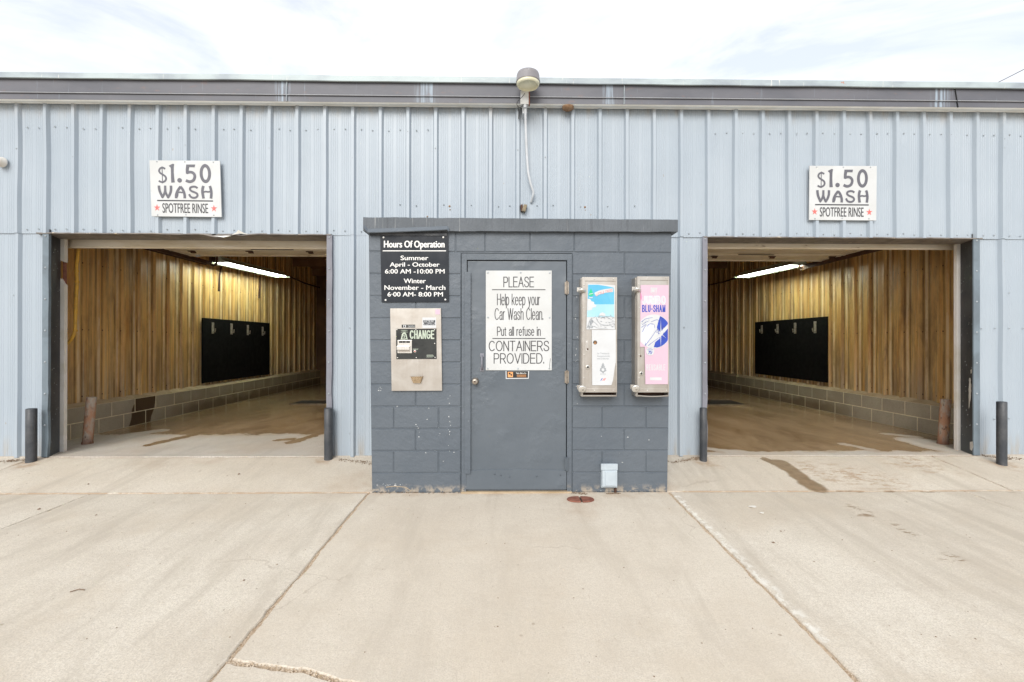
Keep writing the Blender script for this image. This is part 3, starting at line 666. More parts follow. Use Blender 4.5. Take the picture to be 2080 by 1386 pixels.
# litter along the foot of the wall
lt = MB()
for (a, b) in (((690, 934), (755, 942)), ((1360, 940), (1424, 932)), ((0, 938), (60, 934)), ((1992, 926), (2080, 934)), ((1160, 1002), (1190, 1004)), ((1235, 1003), (1262, 1003)), ((757, 1002), (945, 1002))):
    p, q = G(*a), G(*b); cnt = 45 if a[1] > 1000 else 130
    for i in range(cnt):
        t = random.random(); c = p.lerp(q, t) + Vector((random.gauss(0, .015), random.gauss(0, .008 if a[1] > 1000 else .022), 0))
        stone(lt, (c.x, min(c.y, YW+.02) if a[1] < 1000 else min(c.y, YK-.004), gz(c.y)+.004), random.uniform(.003, .009), 0)
lt.build('soil_litter', M['dirt'], kind='stuff')['label'] = 'dry soil and leaf litter along the foot of the walls'
db = MB()
for i in range(260):
    x = random.uniform(-4.5, 5); y = random.uniform(1.9, 5.0)
    if XA < x < XB and y > YK: continue
    stone(db, (x, y, gz(y)+.001), random.uniform(.002, .006), random.choice((0, 0, 1)))
for (px, py, r) in ((1571, 1103, .014), (80, 1035, .014), (195, 1047, .01), (495, 1180, .008), (1586, 1080, .008), (485, 964, .016), (180, 984, .012)):
    q = G(px, py); stone(db, (q.x, q.y, q.z+.003), r, 0)
db.build('pebbles', [M['dirt'], M['gravel']], kind='stuff')['label'] = 'scattered pebbles and grit lying on the concrete'
for (px, py, sx) in ((1529, 1031, .035), (1548, 1044, .02)):
    q = G(px, py); b = MB()
    n = 9; pts = [(q.x+sx*math.cos(2*math.pi*k/n)*random.uniform(.6, 1.1), q.y+sx*.7*math.sin(2*math.pi*k/n)*random.uniform(.6, 1.1), q.z+.004+random.random()*.006) for k in range(n)]
    b.prism(pts, (0, 0, .003))
    tag(b.build('paper_scrap', M['white'], loc=q), 'larger white crumpled scrap lying on the concrete right of the kiosk' if sx > .03 else 'smaller pale scrap lying just in front of the larger scrap', 'litter')
# twigs
for (a, b_, l) in (((142, 1204), (172, 1200), 'thin brown twig lying on the concrete at lower left'),):
    p, q = G(*a), G(*b_); b = MB(); b.tube([p+Vector((0, 0, .004)), p.lerp(q, .5)+Vector((0, .012, .008)), q+Vector((0, 0, .004))], .0025, n=6)
    tag(b.build('twig', M['dirt'], loc=p), l, 'twig')

# ================================================================== SHED
bld = thing('car_wash_shed', 'long pale blue corrugated metal car wash shed with two open bays', 'building', (0, YW, 0))
X0B, X1B = -9.5, 9.5
ZS = P(1040, 218, YW).z                       # soffit line on the wall
HL = P(85, 475, YW); HR = P(1990, 486, YW); ZH = (HL.z+HR.z)/2
XRIB0 = P(1052, 240, YW).x; PITCHR = .3048
def prof(x, x0=XRIB0, h=.036):                # distance the sheet stands proud at x
    u = ((x-x0+PITCHR/2) % PITCHR) - PITCHR/2; a = abs(u)
    if a < .016: return h
    if a < .032: return h*(.032-a)/.016
    for c_ in (.060, .082, .104, .128):
        v = abs(a-c_)
        if v < .003: return .0024
        if v < .007: return .0024*(.007-v)/.004
    return 0
def rib_xs(xa, xb, x0=XRIB0):
    off = [-.1524, -.032, -.016, .016, .032] + [s_*(c_+d_) for s_ in (-1, 1) for c_ in (.060, .082, .104, .128) for d_ in (-.007, -.003, .003, .007)]
    xs = {xa, xb}; k = int((xa-x0)/PITCHR)-2
    while x0+k*PITCHR < xb+.5:
        for o in off:
            x = x0+k*PITCHR+o
            if xa < x < xb: xs.add(x)
        k += 1
    return sorted(xs)
def sheet(mb, xa, xb, za, zb, Y, rows=10, m=0, dent=.004, seed=0, fn=None, x0=XRIB0, back=False, lap=True):
    xs = rib_xs(xa, xb, x0); vs = []; n = len(xs)
    for j in range(rows+1):
        for x in xs:
            z0 = za(x) if callable(za) else za; z = z0+(zb-z0)*j/rows
            d = prof(x, x0) + dent*noise.noise(Vector((x*1.7, z*1.3, seed)))
            if lap and abs(((x-x0-.03) % (3*PITCHR))) < .002: d += .003
            p = Vector((x, Y-d, z))
            vs.append(fn(p) if fn else p)
    mb.add(vs, [(j*n+i, j*n+i+1, (j+1)*n+i+1, (j+1)*n+i) for j in range(rows) for i in range(n-1)], m)
# edges of the two openings
LX0, LX1 = P(86, 700, YW).x, P(674, 700, YW).x
RX0, RX1 = P(1427, 700, YW).x, P(1989.5, 700, YW).x
wl_ = MB()
def hz(x): return HL.z + (HR.z-HL.z)*(x-HL.x)/(HR.x-HL.x)
sheet(wl_, X0B, X1B, lambda x: hz(x), ZS+.02, YW-.004, 18, 0, .011, 1)
zb0 = lambda x: gz(YW)-.005+.012*noise.noise(Vector((x*3, 0, 0)))
sheet(wl_, X0B, LX0+.035, zb0, ZH+.05, YW+.004, 20, 0, .010, 2)
sheet(wl_, LX1-.02, RX0+.02, zb0, ZH+.05, YW+.004, 20, 0, .010, 3)
sheet(wl_, RX1-.035, X1B, zb0, ZH+.05, YW+.004, 20, 0, .010, 4)
def screw(mb, x, y, z, m=1, r=.006):
    mb.lathe((x, y, z), [(r*1.3, 0), (r*1.3, .0015), (r*.8, .002), (r*.75, .006), (0.0, .0065)], m, 8, 'Y')
k = -18
while XRIB0+k*PITCHR < 6.3:
    x = XRIB0+k*PITCHR
    for o in (.09, .215):
        if random.random() < .93 and not (-1.0 < x < 2.2): screw(wl_, x+o+random.uniform(-.006, .006), YW-.012, P(1040, 268, YW).z+random.uniform(-.012, .012))
        if not (-1.3 < x+o < 1.45): screw(wl_, x+o, YW-.012, hz(x)+.045+random.uniform(-.01, .01))
        elif random.random() < .6: screw(wl_, x+o, YW-.012, P(1040, 419, YW).z+random.uniform(-.01, .01))
    if k % 3 == 0 or random.random() < .2: screw(wl_, x, YW-.036, P(1040, 300+random.uniform(-5, 30), YW).z)
    if random.random() < .2: screw(wl_, x, YW-.036, P(1040, 275+random.uniform(-5, 5), YW).z, 2, .004)
    k += 1
for (px, py) in ((711, 666), (711, 880), (1389, 665), (1384, 883), (2048, 595), (2048, 667), (1992, 667), (2019, 667), (2076, 667), (2048, 850), (2018, 851), (30, 600), (60, 870)):
    q = P(px, py, YW); screw(wl_, q.x, YW-.012, q.z)
wl_.build('wall', [M['siding'], M['screw'], M['cable']], bld)
# scuffed holes patch on upper wall
for (px, py, r) in ((913, 419, .012), (914, 426, .007), (1188, 421, .014), (1189, 427, .006), (868, 440, .008), (716, 476, .006)):
    hl = MB(); q = P(px, py, YW-.012); hl.lathe((q.x, YW-.008, q.z), [(r, 0), (r*.9, .004), (0, .005)], 0, 9, 'Y'); hl.build('sealant_patch', M['nest'], bld)
# side, back walls and roof shell
sh = MB()
sh.box((X0B, YW+.03, -.1), (X0B+.06, 14.1, ZS+.1)); sh.box((X1B-.06, YW+.03, -.1), (X1B, 14.1, ZS+.1)); sh.box((X0B, 14.02, -.1), (X1B, 14.1, 3.7))
sh.build('end_wall', M['siding'], bld)
# roof edge, following the slight slope seen in the photograph
YF = 4.955
def rl(pyl, pyr, Y): a, b = P(0, pyl, Y), P(2080, pyr, Y); return a, b
def strip(mb, prof_, m=0, n=120, jit=.0):
    # prof_: list of (Y, z at px 0, z at px 2080, jitter)
    vs = []
    for i in range(n+1):
        x = X0B-.1+(X1B-X0B+.2)*i/n; t = (x+5.75)/11.6
        for (Y, za, zb_, j) in prof_:
            vs.append((x, Y+j*.5*noise.noise(Vector((x*2.1, 3, za))), za+(zb_-za)*t+j*noise.noise(Vector((x*1.6, za, 0)))))
    k_ = len(prof_)
    mb.add(vs, [(i*k_+j, (i+1)*k_+j, (i+1)*k_+j+1, i*k_+j+1) for i in range(n) for j in range(k_-1)], m)
def zz(pyl, pyr, Y): return P(0, pyl, Y).z, P(2080, pyr, Y).z
fa = MB()
a0 = zz(157, 179, YF); a1 = zz(188, 207, YF); a2 = zz(201, 219, YF)
strip(fa, [(YF+.03, a0[0]+.01, a0[1]+.01, 0), (YF, a0[0], a0[1], .001), (YF, a1[0]+.004, a1[1]+.004, .001), (YF-.008, a1[0]+.002, a1[1]+.002, .001), (YF-.008, a1[0]-.004, a1[1]-.004, .001), (YF+.006, a1[0]-.007, a1[1]-.007, .001), (YF+.004, a2[0], a2[1], .001), (YF+.03, a2[0]-.0, a2[1], .001)])
fa.build('fascia', M['fascia'], bld)
fl_ = MB()                                     # bright lapped edge half way down the fascia
strip(fl_, [(YF-.009, a1[0]+.003, a1[1]+.003, .001), (YF-.011, a1[0]+.0005, a1[1]+.0005, .001), (YF-.009, a1[0]-.002, a1[1]-.002, .001)])
fl_.build('fascia_lip', M['conduit'], bld)
cp = MB(); c0 = zz(146, 168, YF-.03); c1 = zz(157, 180, YF-.03)
strip(cp, [(YF+.3, c0[0]+.03, c0[1]+.03, 0), (YF-.01, c0[0]+.004, c0[1]+.004, .002), (YF-.03, c0[0], c0[1], .003), (YF-.034, c1[0], c1[1], .007), (YF-.02, c1[0]-.004, c1[1]-.004, .006), (YF-.022, c1[0]+.006, c1[1]+.006, .006)])
cp.build('drip_edge', M['cap'], bld)
s_ = MB(); s1 = zz(213, 232, YW)
strip(s_, [(YF+.004, a2[0]-.001, a2[1]-.001, 0), (YF+.02, a2[0]-.010, a2[1]-.010, .001), (YF+.07, s1[0]+.004, s1[1]+.004, .001), (YW-.032, s1[0], s1[1], .005), (YW-.03, s1[0]+.03, s1[1]+.03, 0)])
s_.build('soffit', M['soffit'], bld)
rf = MB(); rf.add([(X0B-.1, YF+.2, c0[0]+.02), (X1B+.1, YF+.2, c0[1]-.03), (X1B+.1, 14.2, 3.62), (X0B-.1, 14.2, 3.62), (X0B-.1, YF+.2, c0[0]-.02), (X1B+.1, YF+.2, c0[1]-.07), (X1B+.1, 14.2, 3.58), (X0B-.1, 14.2, 3.58)],
       [(0, 1, 2, 3), (7, 6, 5, 4), (0, 4, 5, 1), (1, 5, 6, 2), (2, 6, 7, 3), (3, 7, 4, 0)])
rf.build('roof', M['roof'], bld)
# fascia sheet seams
for px, tilt in ((582, 1), (1268, 1), (1944, -10)):
    se = MB()
    for (Ya, pa, pb, da) in ((YF-.012, 166, 207, tilt),):
        off = (px-582)/2080*20
        se.prism([P(px-.5+tilt*.3, pa+off, Ya), P(px+.5+tilt*.3, pa+off, Ya), P(px+.5-tilt*.3, pb+off-2, Ya), P(px-.5-tilt*.3, pb+off-2, Ya)], (0, .012, 0), 0 if px > 1900 else 1)
    se.build('fascia_seam', [M['cable'], M['cap']], bld)

# opening trims
def vtrim(xa, xb, ya, yb, m, wavy=.0, name='corner_trim'):
    t = MB(); n = 24; z0 = gz(YW); z1 = ZH+.0
    vs = []
    for i in range(n+1):
        z = z0+(z1-z0)*i/n; w_ = wavy*noise.noise(Vector((xa, z*4, 1)))*(1 if z < 1.0 else .25)
        vs += [(xa, YW-.02, z), (xa+w_*.3, ya+w_*.3, z), (xb+w_, ya+w_*.5, z), (xb+w_, yb, z)]
    t.add(vs, [(i*4+j, (i+1)*4+j, (i+1)*4+j+1, i*4+j+1) for i in range(n) for j in range(3)])
    xm = (xa+xb)/2
    for k in range(7): screw(t, xm, ya-.001, z0+.35+k*.345, 1, .008)
    return t.build(name, [m, M['screw']], bld)
YR = 5.30
YT = YW-.034
vtrim(P(85.5, 700, YT).x, P(98, 700, YT).x, YW-.034, YW-.005, M['trimblue'], .012)
vtrim(P(663, 700, YT).x, P(674, 700, YT).x, YW-.034, YW+.10, M['trim'], .015)
vtrim(P(1427, 700, YT).x, P(1437, 700, YT).x, YW-.034, YW+.10, M['trim'], .015)
vtrim(P(1977.5, 700, YT).x, P(1990.5, 700, YT).x, YW-.034, YW-.005, M['trimblue'], .012)
def jamb(xa, xb, Ya, Yb, sgn):
    t = MB(); n = 20; vs = []
    for i in range(n+1):
        z = ZB+(ZH+.05-ZB)*i/n; w_ = .006*noise.noise(Vector((xa, z*3, 4)))
        vs += [(xa, Ya, z), ((xa+xb)/2+w_, (Ya+Yb)/2, z), (xb, Yb, z), (xb+sgn*.05, Yb+.0, z), (xa+sgn*.05, Ya+.03, z)]
    t.add(vs, [(i*5+j, (i+1)*5+j, (i+1)*5+(j+1) % 5, i*5+(j+1) % 5) for i in range(n) for j in range(5)])
    rr = random.Random(3+sgn)
    for i in range(26):
        u = rr.random(); z = ZB+.1+rr.random()*2.2
        screw(t, xa+(xb-xa)*u, Ya+(Yb-Ya)*u-.004, z, 1, .004)
    return t.build('door_jamb', [M['blackjamb'], M['conduit']], bld)
jl1 = P(123, 700, YR).x; jr1 = P(1950, 700, YR).x
jamb(P(98, 700, YT).x-.002, jl1, YW-.02, YR, -1)
jamb(P(1977.5, 700, YT).x+.002, jr1, YW-.02, YR, 1)
for xa_ in (LX1, RX0-.06):
    hid = MB(); hid.box((xa_, YW+.06, ZB), (xa_+.06, YR, ZH)); hid.build('inner_jamb', M['trim'], bld)
# peeled white paint on the right jamb
pe = MB()
for (px, ya, yb) in ((1971, 768, 830),):
    n = 14; L = []; Rr = []
    for i in range(n+1):
        t = i/n; y = ya+(yb-ya)*t; c = px-1+3*t-5*t*t; wdt = 4.2*math.sin(math.pi*min(1, .15+t*.85))+.5+1.6*noise.noise(Vector((t*9, 0, 0)))
        L.append((c-wdt*.6, y)); Rr.append((c+wdt*.5+1.5*noise.noise(Vector((t*12, 4, 0))), y))
    q = L + Rr[::-1]; Yp = YW-.018+.02
    xa, xb = P(1977.5, 700, YT).x+.002, jr1
    def onj(x, y):
        d = ray(x, y)             # intersect with the slanted jamb plane
        ax, ay, bx, by = xa, YW-.02, xb, YR
        nx, ny = by-ay, -(bx-ax); t = (nx*(ax-CAM.x)+ny*(ay-CAM.y))/(nx*d.x+ny*d.y); return CAM+d*(t*.9985)
    pe.poly([onj(*p) for p in q]); pe.build('peeled_paint', M['white'], bld); pe = MB()
    pe.poly([onj(*p) for p in ((1970, 898), (1976, 897), (1977, 908), (1974, 916), (1970, 913))])
    pe.build('peeled_paint', M['white'], bld); pe = MB()
    pe.poly([onj(*p) for p in ((1971, 752), (1974, 750), (1974, 757), (1972, 760))])
pe.build('peeled_paint', M['white'], bld)
# white timber posts behind the jambs
def post(pxa, pxb, gap=None):
    t = MB(); xa, xb = (P(pxa, 700, YR).x, P(pxb, 700, YR+.03).x) if pxa < 1000 else (P(pxa, 700, YR+.03).x, P(pxb, 700, YR).x)
    if gap:
        zt, zm = P(pxa, gap[0], YR).z, P(pxa, gap[1], YR).z
        t.prism([(xa, YR-.01, ZB), (xb, YR-.01, ZB), (xb, YR-.01, zm-.08), (xa, YR-.01, zm)], (0, .04, 0))
        t.prism([(xa, YR-.01, zt+.02), (xb, YR-.01, zt), (xb, YR-.01, ZH), (xa, YR-.01, ZH)], (0, .04, 0))
        t.prism([(xa, YR+.022, zm-.1), (xb-.01, YR+.022, zm-.1), (xb-.01, YR+.022, zt+.03), (xa, YR+.022, zt+.03)], (0, .008, 0), 1)
    else: t.box((xa, YR-.01, ZB), (xb, YR+.03, ZH), 0, .003)
    t.build('timber_post', [M['whitepost'], M['rust']], bld)
post(123.5, 137, (533, 566)); post(1937, 1950)
# head flashing, dented over the left bay
def head(xa, xb, seed, big):
    t = MB(); n = 110; vs = []
    for i in range(n+1):
        x = xa+(xb-xa)*i/n; z = hz(x)
        d = .006*noise.noise(Vector((x*3, seed, 0)))+.003*noise.noise(Vector((x*11, seed, 0)))
        if big:
            u = (x-P(455, 480, YW).x); d += -.022*math.exp(-(u/.22)**2)+.020*math.exp(-((u-.13)/.05)**2)-.016*math.exp(-((u+.08)/.09)**2)+.008*math.sin(x*9)*math.exp(-(u/.7)**2)
        vs += [(x, YW-.004, z+.012), (x, YW-.036, z+.006+d), (x, YW-.040, z-.006+d), (x, YW+.02, z-.012+d*.6), (x, YR+.02, z-.012), (x, YR+.02, z+.02)]
    t.add(vs, [(i*6+j, (i+1)*6+j, (i+1)*6+j+1, i*6+j+1) for i in range(n) for j in range(5)])
    t.build('head_flashing', M['headtrim'], bld)
head(LX0-.035, LX1, 1, True); head(RX0, RX1+.0, 2, False)
tr = MB()     # a torn curl of sheet at the worst dent
c = P(487, 474, YW-.05)
tr.add([c+Vector(v) for v in ((-.09, 0, -.018), (-.03, -.012, .006), (.0, -.03, .03), (.05, -.01, .002), (.1, 0, -.012), (.0, -.01, -.006))], [(0, 1, 5), (1, 2, 5), (2, 3, 5), (3, 4, 5)])
c = P(455, 480, YW-.046)
tr.add([c+Vector(v) for v in ((-.12, 0, .004), (.0, -.008, -.016), (.08, -.01, .001), (.03, -.008, .004), (-.03, -.006, .0))], [(0, 1, 4), (1, 2, 3), (1, 3, 4)])
tr.build('torn_sheet', M['soffit'], bld)

# interior of each bay
XLW, XRW = -5.587, 5.884
ZC0 = ZB+.4064
def block_run(mb, fn, u0, u1, v0, rows, ch, bl, off=0, depth=.004, gap=.0065, jit=.0012, joints=None):
    for r in range(rows):
        va, vb = v0+r*ch, v0+(r+1)*ch
        if joints: us = joints[r]
        else:
            us = [u0]; u = u0+off+(bl/2 if r % 2 else 0)
            while u < u1-.02:
                if u > u0+.02: us.append(u)
                u += bl
            us.append(u1)
        for a, b in zip(us, us[1:]):
            j = random.uniform(-jit, jit); e = gap; s2 = .004
            o = [fn(a+e, va+e, 0), fn(b-e, va+e, 0), fn(b-e, vb-e, 0), fn(a+e, vb-e, 0)]
            i_ = [fn(a+e+s2, va+e+s2, depth+j), fn(b-e-s2, va+e+s2, depth+j), fn(b-e-s2, vb-e-s2, depth+j), fn(a+e+s2, vb-e-s2, depth+j)]
            mb.add(o+i_, [(4, 5, 6, 7), (0, 1, 5, 4), (1, 2, 6, 5), (2, 3, 7, 6), (3, 0, 4, 7)])
def bay_side(X, s, y0=YW+.05, off=0, x0=6.2):      # s = +1: room lies on the +X side of this wall
    b = MB(); fn = lambda u, v, d: Vector((X+s*d, u, v))
    block_run(b, fn, y0, 13.85, ZB, 2, .2032, .4064, off)
    b.build('base_wall', M['block'], bld)
    mo = MB(); mo.add([(X, y0, ZB), (X, 13.85, ZB), (X, 13.85, ZC0), (X, y0, ZC0)], [(0, 1, 2, 3)]); mo.build('mortar', M['mortar'], bld)
    n = 140; vs = []
    for i in range(n+1):
        y = y0+(13.85-y0)*i/n
        vs += [(X+s*.004, y, ZC0-.004), (X-s*.015, y, ZC0+.008+.004*noise.noise(Vector((y*7, 1, 0)))), (X-s*.15, y, ZC0+.055+.012*noise.noise(Vector((y*4, 2, 0))))]
    l = MB(); l.add(vs, [(i*3+j, (i+1)*3+j, (i+1)*3+j+1, i*3+j+1) for i in range(n) for j in range(2)]); l.build('ledge', M['ledge'], bld)
    p = MB()
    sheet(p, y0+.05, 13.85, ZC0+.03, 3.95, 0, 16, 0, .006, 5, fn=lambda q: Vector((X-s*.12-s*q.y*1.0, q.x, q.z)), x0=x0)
    k_ = math.ceil((y0+.1-x0)/PITCHR)
    while x0+k_*PITCHR < 13.7:
        for o_ in (-.045, .045):
            for z_ in (ZC0+.12, 1.55, 2.45):
                y_ = x0+k_*PITCHR+o_; p.lathe((X-s*.112, y_, z_), [(.0, -.006), (.011, 0), (.0, .006)], 1, 6, 'X')
        k_ += 1
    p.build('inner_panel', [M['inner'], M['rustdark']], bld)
off_r = 6.42-YW-.05-.4064*3; D1 = XLW*-1*924.4/870.9
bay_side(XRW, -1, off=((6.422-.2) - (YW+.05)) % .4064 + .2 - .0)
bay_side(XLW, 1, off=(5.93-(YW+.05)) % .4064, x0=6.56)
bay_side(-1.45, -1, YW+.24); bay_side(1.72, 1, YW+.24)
for xa_, xb_ in ((-5.9, -1.4), (1.7, 6.2)):
    b = MB(); b.box((xa_, 13.8, ZB), (xb_, 13.86, 3.62))
    for k in range(6): b.box((xa_+.5, 13.765, ZB+.02+k*.45), (xb_-.4, 13.801, ZB+.44+k*.45))
    b.build('back_door', M['backwall'], bld)
b = MB(); b.add([(-6, YW+.06, 4.0), (6.3, YW+.06, 4.0), (6.3, 13.9, 3.52), (-6, 13.9, 3.52)], [(0, 1, 2, 3)])
for k in range(7):
    y = 6.0+k*1.25; z = 4.0-(y-YW)*.0545; b.box((-5.8, y, z-.2), (6.1, y+.06, z+.02))
b.build('ceiling', M['ceiling'], bld)
b = MB()      # wall above the opening, inside
b.box((-6, YW+.05, ZH+.02), (6.3, YW+.09, 4.0)); b.box((LX1+.07, YW+.05, ZB), (-1.4, YW+.09, ZH)); b.box((1.6, YW+.05, ZB), (RX0-.07, YW+.09, ZH))
b.box((-6.0, YW+.06, ZB), (jl1-.04, YW+.12, ZH)); b.box((jr1+.04, YW+.06, ZB), (6.3, YW+.12, ZH)); b.box((-1.3, YW+.1, ZB), (1.58, 13.8, 3.3))
b.build('inner_front', M['panel'], bld)

# raised sectional doors
def overhead(xa, xb, zb, zh, label, slot, hx):
    d = MB()
    Yd = 5.46; t = .04
    # bottom section still hanging at the curve, then three level sections
    segs = [((Yd, zb), (Yd+.02, zb+.20)), ((Yd+.02, zb+.205), (Yd+.30, zh)), ((Yd+.31, zh), (6.42, zh)), ((6.43, zh), (6.95, zh)), ((6.96, zh), (7.47, zh))]
    for (ya, za), (yb, zb_) in segs:
        dv = Vector((0, yb-ya, zb_-za)); nn = Vector((0, -dv.z, dv.y)).normalized()*t
        d.prism([(xa, ya, za), (xa, yb, zb_), Vector((xa, yb, zb_))+nn, Vector((xa, ya, za))+nn], (xb-xa, 0, 0))
    for y in (5.80, 6.38, 6.46, 6.90, 6.99, 7.42):   # stiles/rails pressed in the underside
        d.box((xa+.01, y, zh-.018), (xb-.01, y+.035, zh-.001))
    d.box((P(134, 500, Yd).x, Yd-.022, zb-.01) if xa < 0 else (xa, Yd-.022, zb-.01), (xb if xa < 0 else P(1941, 500, Yd).x, Yd-.001, zb+.075))
    d.box((P(134, 500, Yd).x, Yd-.010, zb+.08) if xa < 0 else (xa, Yd-.010, zb+.08), (xb if xa < 0 else P(1941, 500, Yd).x, Yd-.001, zb+.2))
    for x in (xa+.02, xb-.06): d.box((x, 5.8, zh-.014), (x+.04, 7.46, zh-.0015))
    o = d.build('overhead_door', M['panel'], bld)
    s = MB(); x0, x1 = slot; s.box((x0, 6.86, zh-.024), (x1, 6.885, zh-.0185)); s.build('slot', M['cable'], o)
    for x in hx:
        for y in (7.0,):
            h = MB(); h.box((x-.05, y-.02, zh-.030), (x+.05, y+.015, zh-.0185)); h.box((x-.02, y+.0, zh-.05), (x+.045, y+.04, zh-.03)); h.build('hinge', M['rustdark'], o)
    g_ = MB()
    return o
ZDL, ZDR = H+1.40, H+1.355
overhead(-5.13, -1.85, P(400, 503.5, 5.44).z, ZDL, '', (P(510, 500, 6.87).x, P(596, 500, 6.87).x), [P(499, 507, 6.9).x, P(623, 507, 6.9).x, P(380, 507, 6.9).x])
overhead(2.0, 5.22, P(1700, 505, 5.44).z, ZDR, '', (P(1500, 500, 6.87).x, P(1572, 500, 6.87).x), [P(1457, 511, 6.9).x, P(1576, 511, 6.9).x, P(1700, 511, 6.9).x])
def track(X, z, s, ua):
    t = MB(); t.box((X-.03, 5.55, z-.06), (X+.03, 7.98, z-.0)); t.box((X-.035, 5.55, z-.075), (X-.03, 7.98, z+.01))
    t.box((X-.02, 6.9, z), (X+.02, 6.94, 3.9)); t.box((X-.02, 8.1, z), (X+.02, 8.14, 3.8))
    # small bracket plate and U shaped bumper
    q = ua
    pts = [(q[0]-.055, q[1], q[2]+.10), (q[0]-.055, q[1], q[2]-.0), (q[0]-.035, q[1], q[2]-.045), (q[0], q[1], q[2]-.06), (q[0]+.035, q[1], q[2]-.045), (q[0]+.055, q[1], q[2]), (q[0]+.055, q[1], q[2]+.10)]
    t.tube([Vector(p) for p in pts], .019, n=8)
    t.build('door_track', M['rustdark'], bld)
ul = P(434, 533, 7.95); ur = P(1629, 538, 7.95)
track(-5.17, ZDL-.0, 1, ul); track(5.25, ZDR, -1, ur)
for (px, py) in ((402, 520), (219, 484)):
    q = P(px, py, 7.0 if px > 300 else 5.36); b = MB(); s = .028 if px > 300 else .035; b.box((q.x-s, q.y-.01, q.z-.018), (q.x+s, q.y+.01, q.z+.018)); b.build('bracket', M['conduit'], bld)
# pipes and drop cords on the back part of side walls
b = MB(); b.tube([PX(585, 561, -5.62), PX(620, 576, -5.62), PX(650, 585, -5.62)], .018); b.build('wall_pipe', M['rustdark'], bld)
b = MB(); b.tube([PX(1510, 560, 5.93), PX(1470, 573, 5.93), PX(1437, 580, 5.93)], .018); b.build('wall_pipe', M['rustdark'], bld)
for (a, c_, e) in (((451, 534), (446, 560), (445, 592)), ((528, 560), (528, 580), (526, 606))):
    b = MB(); b.tube([PX(a[0], a[1], -5.64), PX(c_[0], c_[1], -5.64), PX(e[0], e[1], -5.64)], [.014, .016, .024]); b.build('drop_cord', M['rustdark'], bld)

# ================================================================== KIOSK
kio = thing('block_kiosk', 'slate grey painted concrete block kiosk standing between the two wash bays', 'building', (.13, YK, 0))
def kx(px_bottom, lean, py): return px_bottom + lean*(1001-py)/540.0
zj = [0.0, .183]+[.183+.2045*k for k in range(1, 11)]
def pyz(z, Y=YK): return 695-(z-H)/Y*F
ztop = P(1057, 471, YK).z; zj = [z for z in zj if z < ztop-.05]+[ztop]
KL = lambda z: P(kx(755.5, -7, pyz(z)), pyz(z), YK).x
KR = lambda z: P(kx(1355.5, 9, pyz(z)), pyz(z), YK).x
DX0, DX1 = P(936.5, 760, YK).x, P(1162, 760, YK).x; DZ1 = P(1050, 514, YK).z
kw = MB(); mo = MB()
def xk(px): return P(px, 760, YK).x
def kblock(mb, a, b_, za, zb_, lean0=None):
    e, s2, dp = .0036, .004, .0060+random.uniform(-.001, .001)
    def X(v, z):
        if v == 'L': return KL(z)
        if v == 'R': return KR(z)
        return v
    def pt(v, z, ins, d):
        x = X(v, z); return Vector((x+ins, YK+.006-d, z))
    ea = 0 if a == 'L' else e; eb = 0 if b_ == 'R' else e
    o = [pt(a, za+e, ea, 0), pt(b_, za+e, -eb, 0), pt(b_, zb_-e, -eb, 0), pt(a, zb_-e, ea, 0)]
    i_ = [pt(a, za+e+s2, ea+s2, dp), pt(b_, za+e+s2, -eb-s2, dp), pt(b_, zb_-e-s2, -eb-s2, dp), pt(a, zb_-e-s2, ea+s2, dp)]
    mb.add(o+i_, [(4, 5, 6, 7), (0, 1, 5, 4), (1, 2, 6, 5), (2, 3, 7, 6), (3, 0, 4, 7)])
for r in range(len(zj)-1):
    za, zb_ = zj[r], zj[r+1]
    if za > DZ1-.05:
        js = ['L', xk(800+(r % 2)*40), xk(895+(r % 2)*30), xk(985), xk(1076), xk(1166), xk(1256), 'R']
        for a, b_ in zip(js, js[1:]): kblock(kw, a, b_, za, zb_)
        continue
    zt = min(zb_, DZ1) if False else zb_
    if r == 0: jl = ['L', DX0]; jr = [DX1, 'R']
    elif r % 2 == 1: jl = ['L', xk(800), xk(891), DX0]; jr = [DX1, xk(1223), xk(1312), 'R']
    else: jl = ['L', xk(844.5), DX0]; jr = [DX1, xk(1268), 'R']
    for js in (jl, jr):
        for a, b_ in zip(js, js[1:]): kblock(kw, a, b_, za, zb_)
